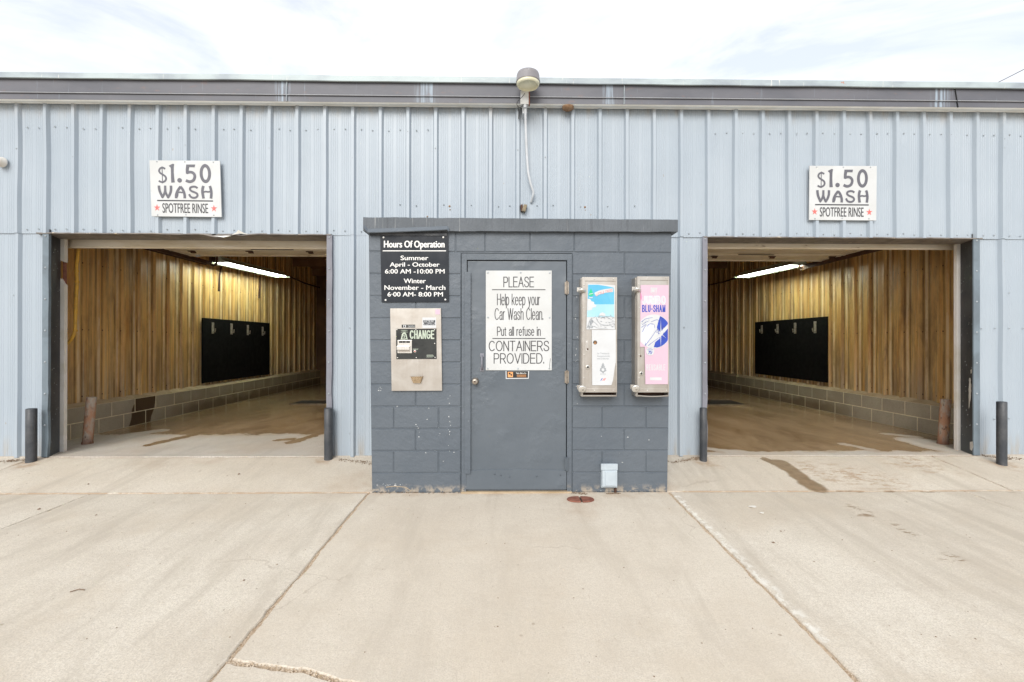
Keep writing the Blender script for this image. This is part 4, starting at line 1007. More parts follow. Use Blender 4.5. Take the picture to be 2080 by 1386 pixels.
# masonry core behind the faces (left leaf, right leaf, lintel), sides and back
def leaf(a, b_, za, zb_):
    pa = [Vector((a(za) if callable(a) else a, YK+.006, za)), Vector((b_(za) if callable(b_) else b_, YK+.006, za)), Vector((b_(zb_) if callable(b_) else b_, YK+.006, zb_)), Vector((a(zb_) if callable(a) else a, YK+.006, zb_))]
    kw.prism(pa, (0, .19, 0))
leaf(KL, DX0, -.05, ztop); leaf(DX1, KR, -.05, ztop); leaf(DX0, DX1, DZ1, ztop)
for X, s in ((KL, -1), (KR, 1)):
    for r in range(len(zj)-1):
        za, zb_ = zj[r], zj[r+1]; ys_ = [YK+.006, YK+.41, YW+.02] if r % 2 else [YK+.006, YK+.2, YK+.61, YW+.02]
        for a, b_ in zip(ys_, ys_[1:]):
            e = .003; f_ = lambda y, z, d: Vector((X(z)+s*(-.004+d), y, z))
            o = [f_(a+e, za+e, 0), f_(b_-e, za+e, 0), f_(b_-e, zb_-e, 0), f_(a+e, zb_-e, 0)]
            i_ = [f_(a+e+.003, za+e+.003, .003), f_(b_-e-.003, za+e+.003, .003), f_(b_-e-.003, zb_-e-.003, .003), f_(a+e+.003, zb_-e-.003, .003)]
            kw.add(o+i_, [(4, 5, 6, 7), (0, 1, 5, 4), (1, 2, 6, 5), (2, 3, 7, 6), (3, 0, 4, 7)])
    za, zb_ = -.05, ztop
    xa, xb_ = X(za)-s*.005, X(zb_)-s*.005
    kw.add([(xa, YK+.196, za), (xa, YW+.02, za), (xb_, YW+.02, zb_), (xb_, YK+.196, zb_), (xa-s*.19, YK+.196, za), (xa-s*.19, YW+.02, za), (xb_-s*.19, YW+.02, zb_), (xb_-s*.19, YK+.196, zb_)],
           [(0, 1, 2, 3), (4, 5, 6, 7), (1, 2, 6, 5), (0, 3, 7, 4)])
kw.build('wall', M['paint'], kio)
# concrete cap
c = MB(); YC = YK-.045
n = 60; vs = []
for i in range(n+1):
    t = i/n; px = 737.5+(1377-737.5)*t; jt = lambda k: 1.0*noise.noise(Vector((t*14, k, 0)))+.6*noise.noise(Vector((t*50, k, 1)))
    pt_, pb_ = 441+5*t+jt(0), 469+2*t+jt(2)
    a, b_ = P(px, pt_, YC), P(px, pb_, YC)
    vs += [(b_.x, YW+.02, b_.z), b_, a+Vector((0, 0, -.006)), a+Vector((0, .008, 0)), (a.x, YW-.03, a.z)]
c.add(vs, [(i*5+j, (i+1)*5+j, (i+1)*5+j+1, i*5+j+1) for i in range(n) for j in range(4)])
c.add([vs[j] for j in range(5)], [(0, 1, 2, 3, 4)]); c.add([vs[n*5+j] for j in range(5)], [(0, 1, 2, 3, 4)])
c.build('roof_cap', m_kcap(), kio)
# loose bent flashing under the left end of the cap and an added black strip as shade of the gap below
fl2 = MB(); pts = [(739, 463), (747, 472), (770, 471.5), (800, 470.5), (840, 469), (880, 467.5), (908, 466), (912, 470)]
top = [P(x, y-7, YC-.004) for x, y in pts]; mid = [P(x, y, YC-.022) for x, y in pts]; bot = [P(x, y+1.5, YC-.018) for x, y in pts]; bk = [P(x, y+3, YK-.006) for x, y in pts]
n = len(pts); fl2.add(top+mid+bot+bk, [(r*n+i, r*n+i+1, (r+1)*n+i+1, (r+1)*n+i) for r in range(3) for i in range(n-1)])
fl2.build('flashing', M['paint'], kio)
gp = MB(); gp.box((P(753, 475, YK).x, YK-.02, P(800, 478.5, YK-.02).z), (P(908, 475, YK).x, YK-.003, P(800, 472.5, YK-.02).z)); gp.build('gap_shade_strip', M['blackpipe'], kio)
# door frame, leaf, hardware
YD = YK+.018
fr = MB()
fx0, fx1 = P(937.5, 760, YK-.002).x, P(1161.5, 760, YK-.002).x; ft = P(1050, 515.5, YK-.002).z
lx0, lx1, lt_ = P(948, 760, YK).x, P(1151.5, 760, YK).x, P(1050, 529, YK).z
fr.box((fx0, YK-.004, 0), (lx0-.001, YK+.08, ft), 0, .002); fr.box((lx1+.001, YK-.004, 0), (fx1, YK+.08, ft), 0, .002); fr.box((lx0-.001, YK-.004, lt_+.002), (lx1+.001, YK+.08, ft), 0, .002)
do = MB(); do.box((lx0+.006, YD-.010, .014), (lx1-.006, YD+.03, lt_-.007), 0, .003)
dob = do.build('door', M['door'], kio)
fr.build('frame', M['paint'], dob)
kp = MB(); n = 30; vs = []
for i in range(n+1):
    t = i/n; x = lx0-.004+(lx1-lx0+.0)*t; z1 = P(1050, 955-2.5*math.sin(math.pi*t)+1.0*noise.noise(Vector((t*9, 0, 0))), YD).z
    dd = .004*noise.noise(Vector((t*5, 2, 0)))+.006
    vs += [(x, YD-.012, z1), (x, YD-.016, z1-.003), (x, YD-.016-dd, .03+.004*noise.noise(Vector((t*14, 0, 3)))), (x, YD-.009, .028)]
kp.add(vs, [(i*4+j, (i+1)*4+j, (i+1)*4+j+1, i*4+j+1) for i in range(n) for j in range(3)])
for (px, py) in ((1005, 962), (1035, 967), (1090, 966), (1138, 964), (1018, 964)):
    q = P(px, py, YD); screw(kp, q.x, YD-.022, q.z, 0, .005)
kp.build('kick_plate', M['door'], dob)
lg = MB(); a, b_ = P(944.5, 553, YK), P(956.5, 553, YK); z0 = P(950, 962, YK).z
lg.box((a.x, YK-.014, z0), (b_.x, YK-.006, a.z), 0, .002)
n = 50
for i in range(n):       # rough bead of paint on its edge
    z = z0+.05+(a.z-z0-.08)*i/n; lg.lathe((b_.x+.001, YK-.010, z), [(.0, -.004), (.005+.002*random.random(), 0), (0, .004)], 0, 6)
lg.build('latch_guard', M['paint'], dob)
hd = MB(); a, b_ = P(979, 722, YD-.03), P(979, 751, YD-.03)
hd.tube([Vector((a.x, YD-.012, a.z)), Vector((a.x, YD-.045, a.z-.012)), Vector((a.x, YD-.052, a.z-.05)), Vector((a.x, YD-.052, b_.z+.05)), Vector((a.x, YD-.045, b_.z+.012)), Vector((a.x, YD-.012, b_.z))], .008)
for z in (a.z, b_.z): hd.box((a.x-.018, YD-.016, z-.018), (a.x+.018, YD-.011, z+.018), 0, .002)
hd.build('handle', M['trim'], dob)
kn = MB(); q = P(965, 775, YD-.04)
kn.lathe((q.x, YD-.011, q.z), [(.033, 0), (.033, .004), (.016, .008), (.014, .028), (.024, .036), (.029, .048), (.027, .060), (.016, .064), (.009, .0645)], 0, 28, 'Y')
kn.lathe((q.x, YD-.075, q.z), [(.008, 0), (.007, .003), (.0, .003)], 1, 12, 'Y')
kn.build('door_knob', [M['brass'], M['rustdark']], dob)
for py in (585, 766, 943):
    q = P(1151.5, py, YK-.01); h = MB(); h.tube([(q.x, YK-.016, q.z-.057), (q.x, YK-.016, q.z+.057)], .0085, n=12)
    for dz in (-.06, .06): h.lathe((q.x, YK-.016, q.z+dz), [(.0, -.006), (.007, -.003), (.0095, 0), (.007, .003), (0, .006)], 0, 10)
    h.box((q.x-.02, YK-.0095, q.z-.055), (q.x+.018, YK-.0055, q.z+.055)); h.build('hinge', M['brass'] if py != 943 else M['door'], dob)
th = MB(); th.box((fx0, YK-.03, gz(YK-.03)-.0), (fx1, YK+.08, .010), 0, .003); th.build('threshold', M['ledge'], kio)
# chipped white paint flakes on the blocks
ch = MB(); rr = random.Random(5)
for (cx, cy, sx, sy, cnt) in ((765, 900, 7, 9, 16), (771, 790, 4, 6, 6), (912, 870, 2, 60, 10), (848, 878, 5, 12, 5), (890, 870, 60, 90, 14), (800, 985, 26, 3, 14), (1170, 700, 3, 120, 24), (940, 670, 1.5, 20, 9), (1260, 880, 80, 80, 8)):
    for i in range(cnt):
        x, y = rr.gauss(cx, sx*.6), rr.gauss(cy, sy*.5); l = rr.uniform(.4, 1.8); a = rr.uniform(-.6, .6)+(1.5 if sy > sx*3 else 0)
        if not (758 < x < 934 or 1165 < x < 1352) or not 520 < y < 996: continue
        dx, dy = math.cos(a)*l, math.sin(a)*l; wd = rr.uniform(.25, .7)
        ch.poly([P(x-dx, y-dy, YK-.0003), P(x+dy*wd, y-dx*wd, YK-.0003), P(x+dx, y+dy, YK-.0003), P(x-dy*wd*.5, y+dx*wd*.5, YK-.0003)])
ch.build('paint_chips', M['inkwhite'], kio, kind='stuff')
# crack in the bottom course
ck = MB(); pts = smooth([(784, 990), (800, 988), (812, 989), (822, 990), (830, 994), (836, 998)], 4)
stroke(ck, pts, [1.2, .8], YK-.0006, 0, False); ck.build('crack', M['ledge'], kio)

# ================================================================== SIGNS
def sgn_screw(mb, px, py, Y, m=1, r=.007): q = P(px, py, Y); mb.lathe((q.x, Y, q.z), [(r, 0), (r*.95, .003), (r*.4, .005), (0, .005)], m, 10, 'Y')
def wash_sign(corners, zc, label):
    # corners: TL, TR, BR, BL photo points; zc: zoom-space text transform
    Y = YW-.052
    base = P((corners[2][0]+corners[3][0])/2, corners[3][1], Y)
    t = thing('wash_sign', label, 'sign', base, 'white price signs above the bays')
    p = MB(); p.prism([P(*c_, Y) for c_ in corners][::-1], (0, .012, 0))
    def tf(x, y):        # sign drawing space (1355 x 1090) -> photo
        u, v = (x-140)/1355, (y-165)/1090
        (ax, ay), (bx, by), (cx, cy), (dx, dy) = corners
        return (ax*(1-u)*(1-v)+bx*u*(1-v)+cx*u*v+dx*(1-u)*v, ay*(1-u)*(1-v)+by*u*(1-v)+cy*u*v+dy*(1-u)*v)
    for (x, y) in ((283, 188), (820, 190), (1368, 190), (258, 1228), (805, 1215), (1345, 1222)): sgn_screw(p, *tf(x, y), Y-.001)
    p.build('panel', [M['signwhite'], M['screw']], t)
    L = MB(); Y1 = Y-.0015
    lay = [0]
    def st(pts, wd, m=0, sm=True): lay[0] += 1; stroke(L, pts, wd, Y1-lay[0]*.00005, m, sm, tf)
    def pg(pts, m=0): L.poly([P(*tf(x, y), Y1) for x, y in pts][::-1], m)
    def ring(cx, cy, ra, rb, qa, qb, n=36):
        vs = []
        for k in range(n):
            a = 2*math.pi*k/n; vs += [P(*tf(cx+ra*math.cos(a), cy+rb*math.sin(a)), Y1), P(*tf(cx+qa*math.cos(a), cy+qb*math.sin(a)), Y1)]
        L.add(vs, [(2*k, 2*k+1, 2*((k+1) % n)+1, 2*((k+1) % n)) for k in range(n)])
    st([(437, 330), (395, 308), (345, 318), (318, 365), (338, 410), (385, 440), (432, 475), (447, 520), (425, 565), (375, 588), (335, 580), (305, 562)], 36)
    st([(378, 280), (376, 612)], 16, sm=False)
    pg([(508, 268), (540, 250), (580, 229), (614, 232), (603, 300), (600, 400), (604, 500), (613, 592), (545, 597), (543, 500), (545, 400), (546, 320), (535, 290), (518, 285)])
    pg([(707+45*math.cos(2*math.pi*k/20), 550+45*math.sin(2*math.pi*k/20)) for k in range(20)])
    pg([(845, 240), (1018, 240), (1005, 295), (903, 293), (893, 330), (888, 392), (860, 425), (832, 420), (833, 330)])
    st([(850, 405), (910, 388), (965, 400), (998, 440), (1000, 490), (975, 545), (925, 572), (880, 572), (828, 550)], [52, 56])
    ring(1208, 415, 110, 186, 52, 122)
    st([(303, 655), (305, 700), (318, 770), (352, 850), (372, 890)], 50); st([(352, 895), (392, 835), (418, 760), (424, 655)], 44); st([(424, 700), (428, 780), (460, 860), (478, 895)], 42); st([(462, 895), (505, 830), (532, 750), (536, 655)], 48)
    st([(628, 900), (632, 830), (662, 755), (700, 700), (722, 672)], 50); st([(715, 672), (755, 720), (785, 790), (795, 850), (793, 900)], 50)
    st([(660, 792), (700, 782), (745, 786), (780, 778)], 30); st([(665, 800), (660, 850), (640, 890)], 20)
    st([(1048, 700), (1010, 675), (960, 672), (912, 690), (903, 730), (935, 760), (985, 780), (1030, 805), (1042, 845), (1010, 880), (960, 888), (910, 868), (880, 818)], 40)
    st([(1163, 655), (1146, 710), (1142, 790), (1158, 900)], 52); st([(1285, 655), (1300, 700), (1312, 790), (1300, 900)], 50)
    st([(1150, 780), (1200, 765), (1250, 770), (1305, 760)], 32)
    pg([(258, 935), (1340, 935), (1340, 959), (258, 959)], 1)
    uv, fs = text_mesh('SPOTFREE RINSE')
    for i_, o_ in enumerate((-2, 2)): L.add([P(*tf(357+o_+(1237-357)*u, 1187-(190)*v), Y1-i_*.00006) for u, v in uv], fs, 1)
    for (cx, cy) in ((252, 1088), (1352, 1092)):
        pg([(cx+(64 if k % 2 == 0 else 25)*math.sin(math.pi*k/5), cy-(72 if k % 2 == 0 else 28)*math.cos(math.pi*k/5)) for k in range(10)], 2)
    L.build('lettering', [M['ink'], M['inkdark'], M['red']], t)
    return t
wash_sign([(303.5, 326), (446.5, 327), (450, 441), (308, 439.5)], None, 'white price sign above the left bay reading $1.50 wash spotfree rinse')
wash_sign([(1644.5, 337), (1781, 337.5), (1780, 448), (1643.5, 447)], None, 'white price sign above the right bay reading $1.50 wash spotfree rinse')

def zt(ox, oy, s): return lambda x, y: (ox+x/s, oy+y/s)
# hours sign
q = zt(730, 420, 4.33); Y = YK-.012
t = thing('hours_sign', 'black sign with white lettering listing hours of operation on the kiosk', 'sign', P(841, 614, Y))
p = MB(); p.prism([P(*q(*c_), Y) for c_ in ((183, 252), (782, 248), (788, 838), (195, 840))][::-1], (0, .008, 0))
for c_ in ((213, 271), (738, 270), (231, 822), (756, 818)): sgn_screw(p, *q(*c_), Y-.001, 1, .009)
p.build('panel', [M['signblack'], M['inkwhite']], t)
L = MB(); Y1 = Y-.0015
def tz(mb, s, x0, y0, x1, y1, Y, m=0, bold=0, dy=0): a = q(x0, y0); b_ = q(x1, y1); text(mb, s, a[0], a[1], b_[0], b_[1], Y, m, bold, dy)
tz(L, 'Hours Of Operation', 215, 299, 750, 379, Y1, 0, .035)
a = q(205, 385); b_ = q(762, 393); rect(L, a[0], a[1], b_[0], b_[1], Y1)
tz(L, 'Summer', 362, 431, 607, 471, Y1, 0, .03); tz(L, 'April - October', 267, 490, 705, 540, Y1, 0, .03); tz(L, '6:00 AM -10:00 PM', 225, 549, 750, 589, Y1, 0, .03)
tz(L, 'Winter', 390, 633, 585, 674, Y1, 0, .03); tz(L, 'November - March', 220, 692, 757, 733, Y1, 0, .03); tz(L, '6·00 AM- 8:00 PM', 247, 751, 735, 791, Y1, 0, .03)
L.build('lettering', M['inkwhite'], t)
# please sign on the door
q = zt(920, 490, 4.47); Y = YD-.020
t = thing('please_sign', 'tall white notice on the kiosk door asking to keep the car wash clean', 'sign', P(1054, 752, Y))
p = MB(); p.prism([P(*q(*c_), Y) for c_ in ((299, 268), (897, 268), (897, 1173), (299, 1173))][::-1], (0, .006, 0))
for c_ in ((317, 287), (615, 286), (879, 288), (319, 693), (878, 695), (317, 1158), (590, 1158), (876, 1157)): sgn_screw(p, *q(*c_), Y-.001, 1, .0075)
p.build('panel', [M['signwhite'], M['screw']], t)
L = MB(); Y1 = Y-.0015
def lz(mb, st_, x0, x1, yt, yb, Y, wd, m=0, **k): a = q(x0, yt); b_ = q(x1, yb); lined(mb, st_, a[0], b_[0], a[1], b_[1], Y, wd, m, **k)
lz(L, 'PLEASE', 458, 737, 323, 420, Y1, 1.75); a = q(355, 438); b_ = q(840, 445); rect(L, a[0], a[1], b_[0], b_[1], Y1)
lz(L, 'Help keep your', 400, 792, 478, 583, Y1, 1.5); lz(L, 'Car Wash Clean.', 378, 820, 609, 716, Y1, 1.5)
lz(L, 'Put all refuse in', 400, 797, 777, 861, Y1, 1.5); a = q(358, 881); b_ = q(840, 888); rect(L, a[0], a[1], b_[0], b_[1], Y1)
lz(L, 'CONTAINERS', 325, 874, 905, 1000, Y1, 1.8); lz(L, 'PROVIDED.', 370, 828, 1018, 1113, Y1, 1.8)
stroke(L, [q(885, 1065), q(880, 1110), q(878, 1150)], .8, Y1)
L.build('lettering', M['inkdark'], t)
# small sticker below it
Y = YD-.0125; s = MB()
ppoly(s, [q(478, 1178), q(692, 1180), q(688, 1250), q(480, 1252)], Y-.0006, 2); ppoly(s, [q(486, 1180), q(682, 1182), q(682, 1242), q(488, 1243)], Y-.0012, 0)
ppoly(s, [q(498, 1188), q(545, 1188), q(545, 1236), q(498, 1236)], Y-.0018, 1)
for (x, y, r) in ((515, 1203, 9), (530, 1215, 8)): a = q(x, y); disc(s, a[0], a[1], r/4.47, r/4.47, Y-.0024, 0)
tz(s, 'Team Alarm, Inc.', 572, 1192, 668, 1208, Y-.0018, 3, .02)
for y in (1214, 1222, 1231): a = q(580, y); b_ = q(665, y+3); rect(s, a[0], a[1], b_[0], b_[1], Y-.0018, 1)
s.box(P(1027.5, 769.5, Y)+Vector((0, -.0004, 0)), P(1074, 754.2, Y)+Vector((0, .002, 0)), 2)
tag(s.build('door_sticker', [M['faceblack'], M['orange'], M['paper'], M['inkwhite']], loc=P(1051, 770, Y)), 'small black and orange sticker just below the white notice on the door', 'sticker')

# ================================================================== CHANGE MACHINE
q = zt(780, 620, 7.7); Y = YK-.022
t = thing('change_machine', 'tan stainless steel change machine with black face set in the kiosk wall', 'change machine', P(846, 794, Y))
p = MB(); p.prism([P(*q(*c_), Y) for c_ in ((96, 52), (890, 50), (908, 1338), (120, 1342))][::-1], (0, .026, 0)); p.build('panel', M['steel'], t)
p = MB(); p.prism([P(*q(*c_), Y) for c_ in ((190, 368), (820, 364), (824, 842), (194, 846))][::-1], (0, -.004, 0))
for c_ in ((203, 385), (500, 385), (793, 386), (793, 601), (210, 824), (505, 822), (800, 820)): sgn_screw(p, *q(*c_), Y-.004, 1, .006)
p.prism([P(*q(*c_), Y-.004) for c_ in ((186, 364), (824, 360), (826, 368), (188, 372))][::-1], (0, -.002, 0), 2)
fp = p.build('face_plate', [M['faceblack'], M['steel2'], M['steel']], t)
L = MB(); Y1 = Y-.0055
lz(L, 'CHANGE', 402, 788, 393, 530, Y1, 2.6, 0, gap=.38)
# little printed money bag emblem
for pts in (((300, 430), (330, 425), (350, 455), (370, 535), (262, 538), (280, 455)),): ppoly(L, [q(*c_) for c_ in pts], Y1, 0)
ppoly(L, [q(*c_) for c_ in ((305, 452), (328, 452), (350, 522), (283, 524))], Y1-.0004, 1); tz(L, '$', 303, 462, 330, 515, Y1-.0008, 0, .01)
for y, x0, x1 in ((392, 262, 368), (404, 290, 345), (420, 266, 372)): a = q(x0, y); b_ = q(x1, y+5); rect(L, a[0], a[1], b_[0], b_[1], Y1)
for y, x0, x1 in ((684, 448, 538), (692, 455, 530), (778, 668, 770), (788, 664, 778), (800, 668, 785), (812, 664, 760)): a = q(x0, y); b_ = q(x1, y+4); rect(L, a[0], a[1], b_[0], b_[1], Y1)
L.build('lettering', [M['pale_green'], M['faceblack']], fp)
b = MB(); a, c_ = P(*q(215, 752), Y), P(*q(440, 548), Y); b.box((a.x, Y-.012, a.z), (c_.x, Y-.004, c_.z), 0, .002)
a, c_ = P(*q(215, 700), Y), P(*q(410, 640), Y); b.box((a.x-.001, Y-.038, a.z), (c_.x, Y-.012, c_.z), 1, .003)
a, c_ = P(*q(232, 736), Y), P(*q(412, 706), Y); b.box((a.x, Y-.014, a.z), (c_.x, Y-.0121, c_.z), 3)
a, c_ = P(*q(240, 592), Y), P(*q(410, 562), Y); b.box((a.x, Y-.0135, a.z), (c_.x, Y-.0121, c_.z), 2)
tz(b, '1 - 5', 285, 570, 352, 586, Y-.0142, 1, .01)
b.build('bill_slot', [M['steel2'], M['steel2'], M['faceblack'], M['steel']], t)
b = MB(); sgn_screw(b, *q(483, 722), Y-.004, 0, .014); sgn_screw(b, *q(483, 722), Y-.009, 1, .007); b.build('key_lock', [M['steel2'], M['red']], t)
b = MB(); # coin cup
tp = [q(415, 1118), q(615, 1116)]; bt = [q(455, 1218), q(580, 1220)]
A, B, C_, D_ = P(*tp[0], Y), P(*tp[1], Y), P(*bt[1], Y), P(*bt[0], Y); o_ = Vector((0, -.028, 0)); i_ = Vector((0, -.018, 0))
A2, B2 = A+o_+Vector((.006, 0, 0)), B+o_-Vector((.006, 0, 0)); D2, C2 = D_+i_+Vector((.004, 0, 0)), C_+i_-Vector((.004, 0, 0))
M2 = (A2+B2)/2+Vector((.01, -.006, 0)); N2 = (C2+D2)/2+Vector((.008, -.004, 0))
b.add([A, A2, D2, D_, B, B2, C2, C_, M2, N2], [(0, 1, 2, 3), (1, 8, 9, 2), (8, 5, 6, 9), (5, 4, 7, 6), (3, 2, 9, 6, 7)]); 
b.tube([A, A2, M2, B2, B], .0022, n=6)
b.poly([A+Vector((0, -.0006, 0)), B+Vector((0, -.0006, 0)), C_+Vector((0, -.0006, 0)), D_+Vector((0, -.0006, 0))], 1)
b.build('coin_cup', [simple('bronze_cup', (.40, .30, .19), (.52, .40, .27), 30, .3, .7), M['rustdark']], t)
b = MB(); rect(b, *q(600, 194), *q(815, 360), Y-.0006, 0); rect(b, *q(615, 236), *q(800, 274), Y-.0012, 1); tz(b, 'ELECTRONIC', 630, 237, 786, 270, Y-.0018, 0, .02)
rect(b, *q(618, 292), *q(800, 314), Y-.0012, 1); tz(b, 'ALARM SYSTEM', 625, 294, 795, 311, Y-.0018, 0, .01); rect(b, *q(625, 276), *q(790, 290), Y-.0012, 1); rect(b, *q(680, 279), *q(745, 285), Y-.0018, 0)
b.build('alarm_sticker', [M['paper'], M['signblack']], t, label='white sticker with dark bands reading electronic alarm system')
b = MB(); rect(b, *q(277, 306), *q(488, 354), Y-.0006, 0); rect(b, *q(300, 312), *q(345, 350), Y-.0012, 1); a = q(320, 331); disc(b, a[0], a[1], 1.6, 1.6, Y-.0018, 0)
tz(b, 'Hamilton', 372, 314, 482, 334, Y-.0012, 1, .01); rect(b, *q(372, 341), *q(482, 345), Y-.0012, 1); b.build('maker_plate', [M['faceblack'], M['paper']], t)
b = MB(); rect(b, *q(802, 66), *q(876, 146), Y-.0006, 0); b.build('pink_sticker', M['pink'], t)

# ================================================================== VENDING BOXES
def vbox(x0, x1, y0, y1, ys, dep, label, left):
    YF_ = YK-dep
    A = P(x0, y1, YF_); B = P(x1, y0, YF_); zs = P(x0, ys, YF_).z
    t = thing('vending_box', label, 'vending machine', (A.x, YF_, zs), 'stainless vending boxes on the kiosk')
    c = MB()
    c.box((A.x, YF_+.014, A.z), (B.x, YK+.004, B.z), 0, .003)                      # casing
    c.box((A.x-.006, YF_+.05, zs), (A.x+.002, YK+.002, B.z-.004), 0)               # lapped side sheets
    c.box((A.x-.004, YF_+.008, A.z+.02), (A.x+.0, YF_+.022, B.z-.003), 0)
    c.build('casing', M['steel'], t)
    d = MB(); e = .026
    d.box((A.x+.001, YF_, A.z), (A.x+e, YF_+.013, B.z), 0, .002); d.box((B.x-.014, YF_, A.z), (B.x, YF_+.013, B.z), 0, .002)
    d.box((A.x+e, YF_, B.z-.034), (B.x-.014, YF_+.013, B.z), 0, .002); d.box((A.x+e, YF_, A.z), (B.x-.014, YF_+.013, A.z+.036), 0, .002)
    d.box((A.x+e, YF_+.007, A.z+.03), (B.x-.012, YF_+.0135, B.z-.03), 1)
    for k in range(5): z = A.z+.13+(B.z-A.z-.2)*k/4; d.lathe((A.x+.016, YF_, z), [(.006, 0), (.005, .004), (0, .005)], 2, 10, 'Y')
    for k in (0, 1):
        for z in (A.z+.018, B.z-.016): d.lathe((A.x+.11+k*.17-(0 if left else .02), YF_, z), [(.006, 0), (.005, .004), (0, .005)], 2, 10, 'Y')
    dr_ = d.build('door', [M['steel'], M['steel'], M['steel2']], t)
    # dispensing tray below
    s = MB(); s.box((A.x, YF_+.03, zs), (A.x+.012, YK, A.z-.001)); s.box((B.x-.004, YF_+.012, zs), (B.x-.001, YK, A.z-.001)); s.box((A.x, YF_+.035, zs-.004), (B.x-.001, YK, zs+.0))
    n = 12; vs = []
    for i in range(n+1):
        t_ = i/n; x = A.x+.01+(B.x-A.x-.012)*t_; sag = (0 if left else -.008*math.sin(math.pi*t_))
        vs += [(x, YF_+.03, zs+sag), (x, YF_+.02, zs+.004+sag), (x, YF_+.02, zs+.011+sag), (x, YF_+.026, zs+.012+sag)]
    s.add(vs, [(i*4+j, (i+1)*4+j, (i+1)*4+j+1, i*4+j+1) for i in range(n) for j in range(3)])
    s.box((A.x+.013, YF_+.12, zs+.001), (B.x-.005, YF_+.125, A.z-.002), 1)
    s.build('tray', [M['steel'], M['rustdark']], t)
    # coin lock and slot
    lx = P(1194 if left else 1302.5, 746 if left else 759, YF_); l = MB()
    l.lathe((lx.x, YF_+.007, lx.z), [(.019, 0), (.019, .006), (.014, .009), (.012, .009)], 0, 20, 'Y'); l.lathe((lx.x, YF_-.0035, lx.z), [(.010, 0), (.007, .001), (0, .001)], 1, 14, 'Y'); l.build('lock', [M['steel2'], M['faceblack']], t)
    l = MB()
    if left:
        a = P(1192, 703, YF_); l.box((a.x-.009, YF_+.001, a.z-.045), (a.x+.009, YF_+.007, a.z+.045), 0, .002); l.box((a.x-.0015, YF_-.0005, a.z-.03), (a.x+.0015, YF_+.0009, a.z+.03), 1)
        a = P(1193.5, 709.5, YF_); l.lathe((a.x, YF_+.006, a.z), [(.010, 0), (.008, .006), (0, .007)], 1, 12, 'Y')
    else:
        a = P(1300.5, 711, YF_); l.box((a.x-.0015, YF_+.002, a.z-.05), (a.x+.0015, YF_+.0065, a.z+.035), 1); l.lathe((a.x+.004, YF_+.006, a.z-.055), [(.009, 0), (.007, .006), (0, .007)], 1, 10, 'Y')
    l.build('coin_slot', [M['steel2'], M['rustdark']], t)
    # two round padlocks on hasps at the left edge
    for (px, py) in (((1182, 591.5), (1182.5, 791)) if left else ((1294.5, 590), (1291.5, 790))):
        a = P(px, py, YF_-.02); l = MB(); tilt = Matrix.Rotation(R(62 if py < 700 else 25), 4, 'X')
        m4 = Matrix.Translation((a.x, YF_-.014, a.z)) @ tilt @ Matrix.Rotation(R(90), 4, 'X')
        o0 = MB(); o0.lathe((0, 0, 0), [(.0, -.009), (.030, -.009), (.036, -.005), (.036, .005), (.030, .009), (.0, .009)], 0, 24)
        o0.lathe((.006, 0, 0), [(.010, .0092), (.008, .011), (0, .011)], 1, 12)
        l.v = [m4 @ v for v in o0.v]; l.f = o0.f; l.m = o0.m; l.sm = o0.sm
        l.box((a.x-.040, YF_+.004, a.z-.004), (a.x-.004, YF_+.020, a.z+.034), 2, .002)
        l.tube([(a.x-.018, YF_+.006, a.z+.022), (a.x-.010, YF_-.016, a.z+.028), (a.x+.004, YF_-.016, a.z+.016)], .004, 0, 8)
        pl = l.build('padlock', [M['steel2'], M['steel'], M['steel']], t)
    return t, dr_, YF_
t, dr1, y1_ = vbox(1182.5, 1253.6, 563.5, 797.5, 806, .15, 'stainless vending box with blue sky poster, nearest the door', True)
q = zt(1140, 520, 4.47); Ya = y1_-.001
b = MB()
ppoly(b, [q(*c_) for c_ in ((240, 252), (300, 253), (400, 262), (490, 268), (487, 668), (228, 668))], Ya, 0)
ppoly(b, [q(*c_) for c_ in ((244, 262), (330, 262), (420, 276), (474, 288), (480, 330), (480, 470), (239, 470))], Ya-.0005, 1)
ppoly(b, [q(*c_) for c_ in ((239, 440), (480, 440), (480, 525), (236, 525))], Ya-.0009, 2)
ppoly(b, [q(*c_) for c_ in ((236, 515), (480, 515), (481, 555), (235, 555))], Ya-.0012, 6)
cl = [(239, 390), (262, 392), (275, 412), (298, 420), (300, 438), (320, 448), (314, 466), (285, 470), (276, 492), (238, 496)]
ppoly(b, [q(*c_) for c_ in cl], Ya-.0015, 0); ppoly(b, [q(*c_) for c_ in ((345, 545), (352, 522), (375, 512), (398, 525), (404, 545))], Ya-.0015, 0)
tree = [(270, 298), (280, 315), (276, 316), (288, 330), (282, 333), (294, 346), (290, 360), (276, 362), (276, 368), (266, 368), (266, 362), (250, 360), (247, 346), (258, 333), (252, 330), (264, 316), (260, 315)]
ppoly(b, [q(*c_) for c_ in tree], Ya-.0018, 3); ppoly(b, [q(*c_) for c_ in ((252, 346), (288, 338), (289, 343), (253, 352))], Ya-.0022, 0); ppoly(b, [q(*c_) for c_ in ((256, 376), (286, 376), (286, 384), (256, 384))], Ya-.0018, 0)
rib = smooth([(308, 345), (345, 326), (400, 312), (470, 304)], 5); stroke(b, [q(x, y+7) for x, y in rib], 7.5, Ya-.0018, 0, False)
uv, fs = text_mesh('LITTLE TREES')
def ribp(u, v):
    x = 318+146*u; t_ = (x-308)/162; y = 349-16*u-30*math.sin(min(1, t_)*math.pi*.5)*.95+20-26*v*.9; return q(x, y)
b.add([P(*ribp(u, v), Ya-.0022) for u, v in uv], fs, 4)
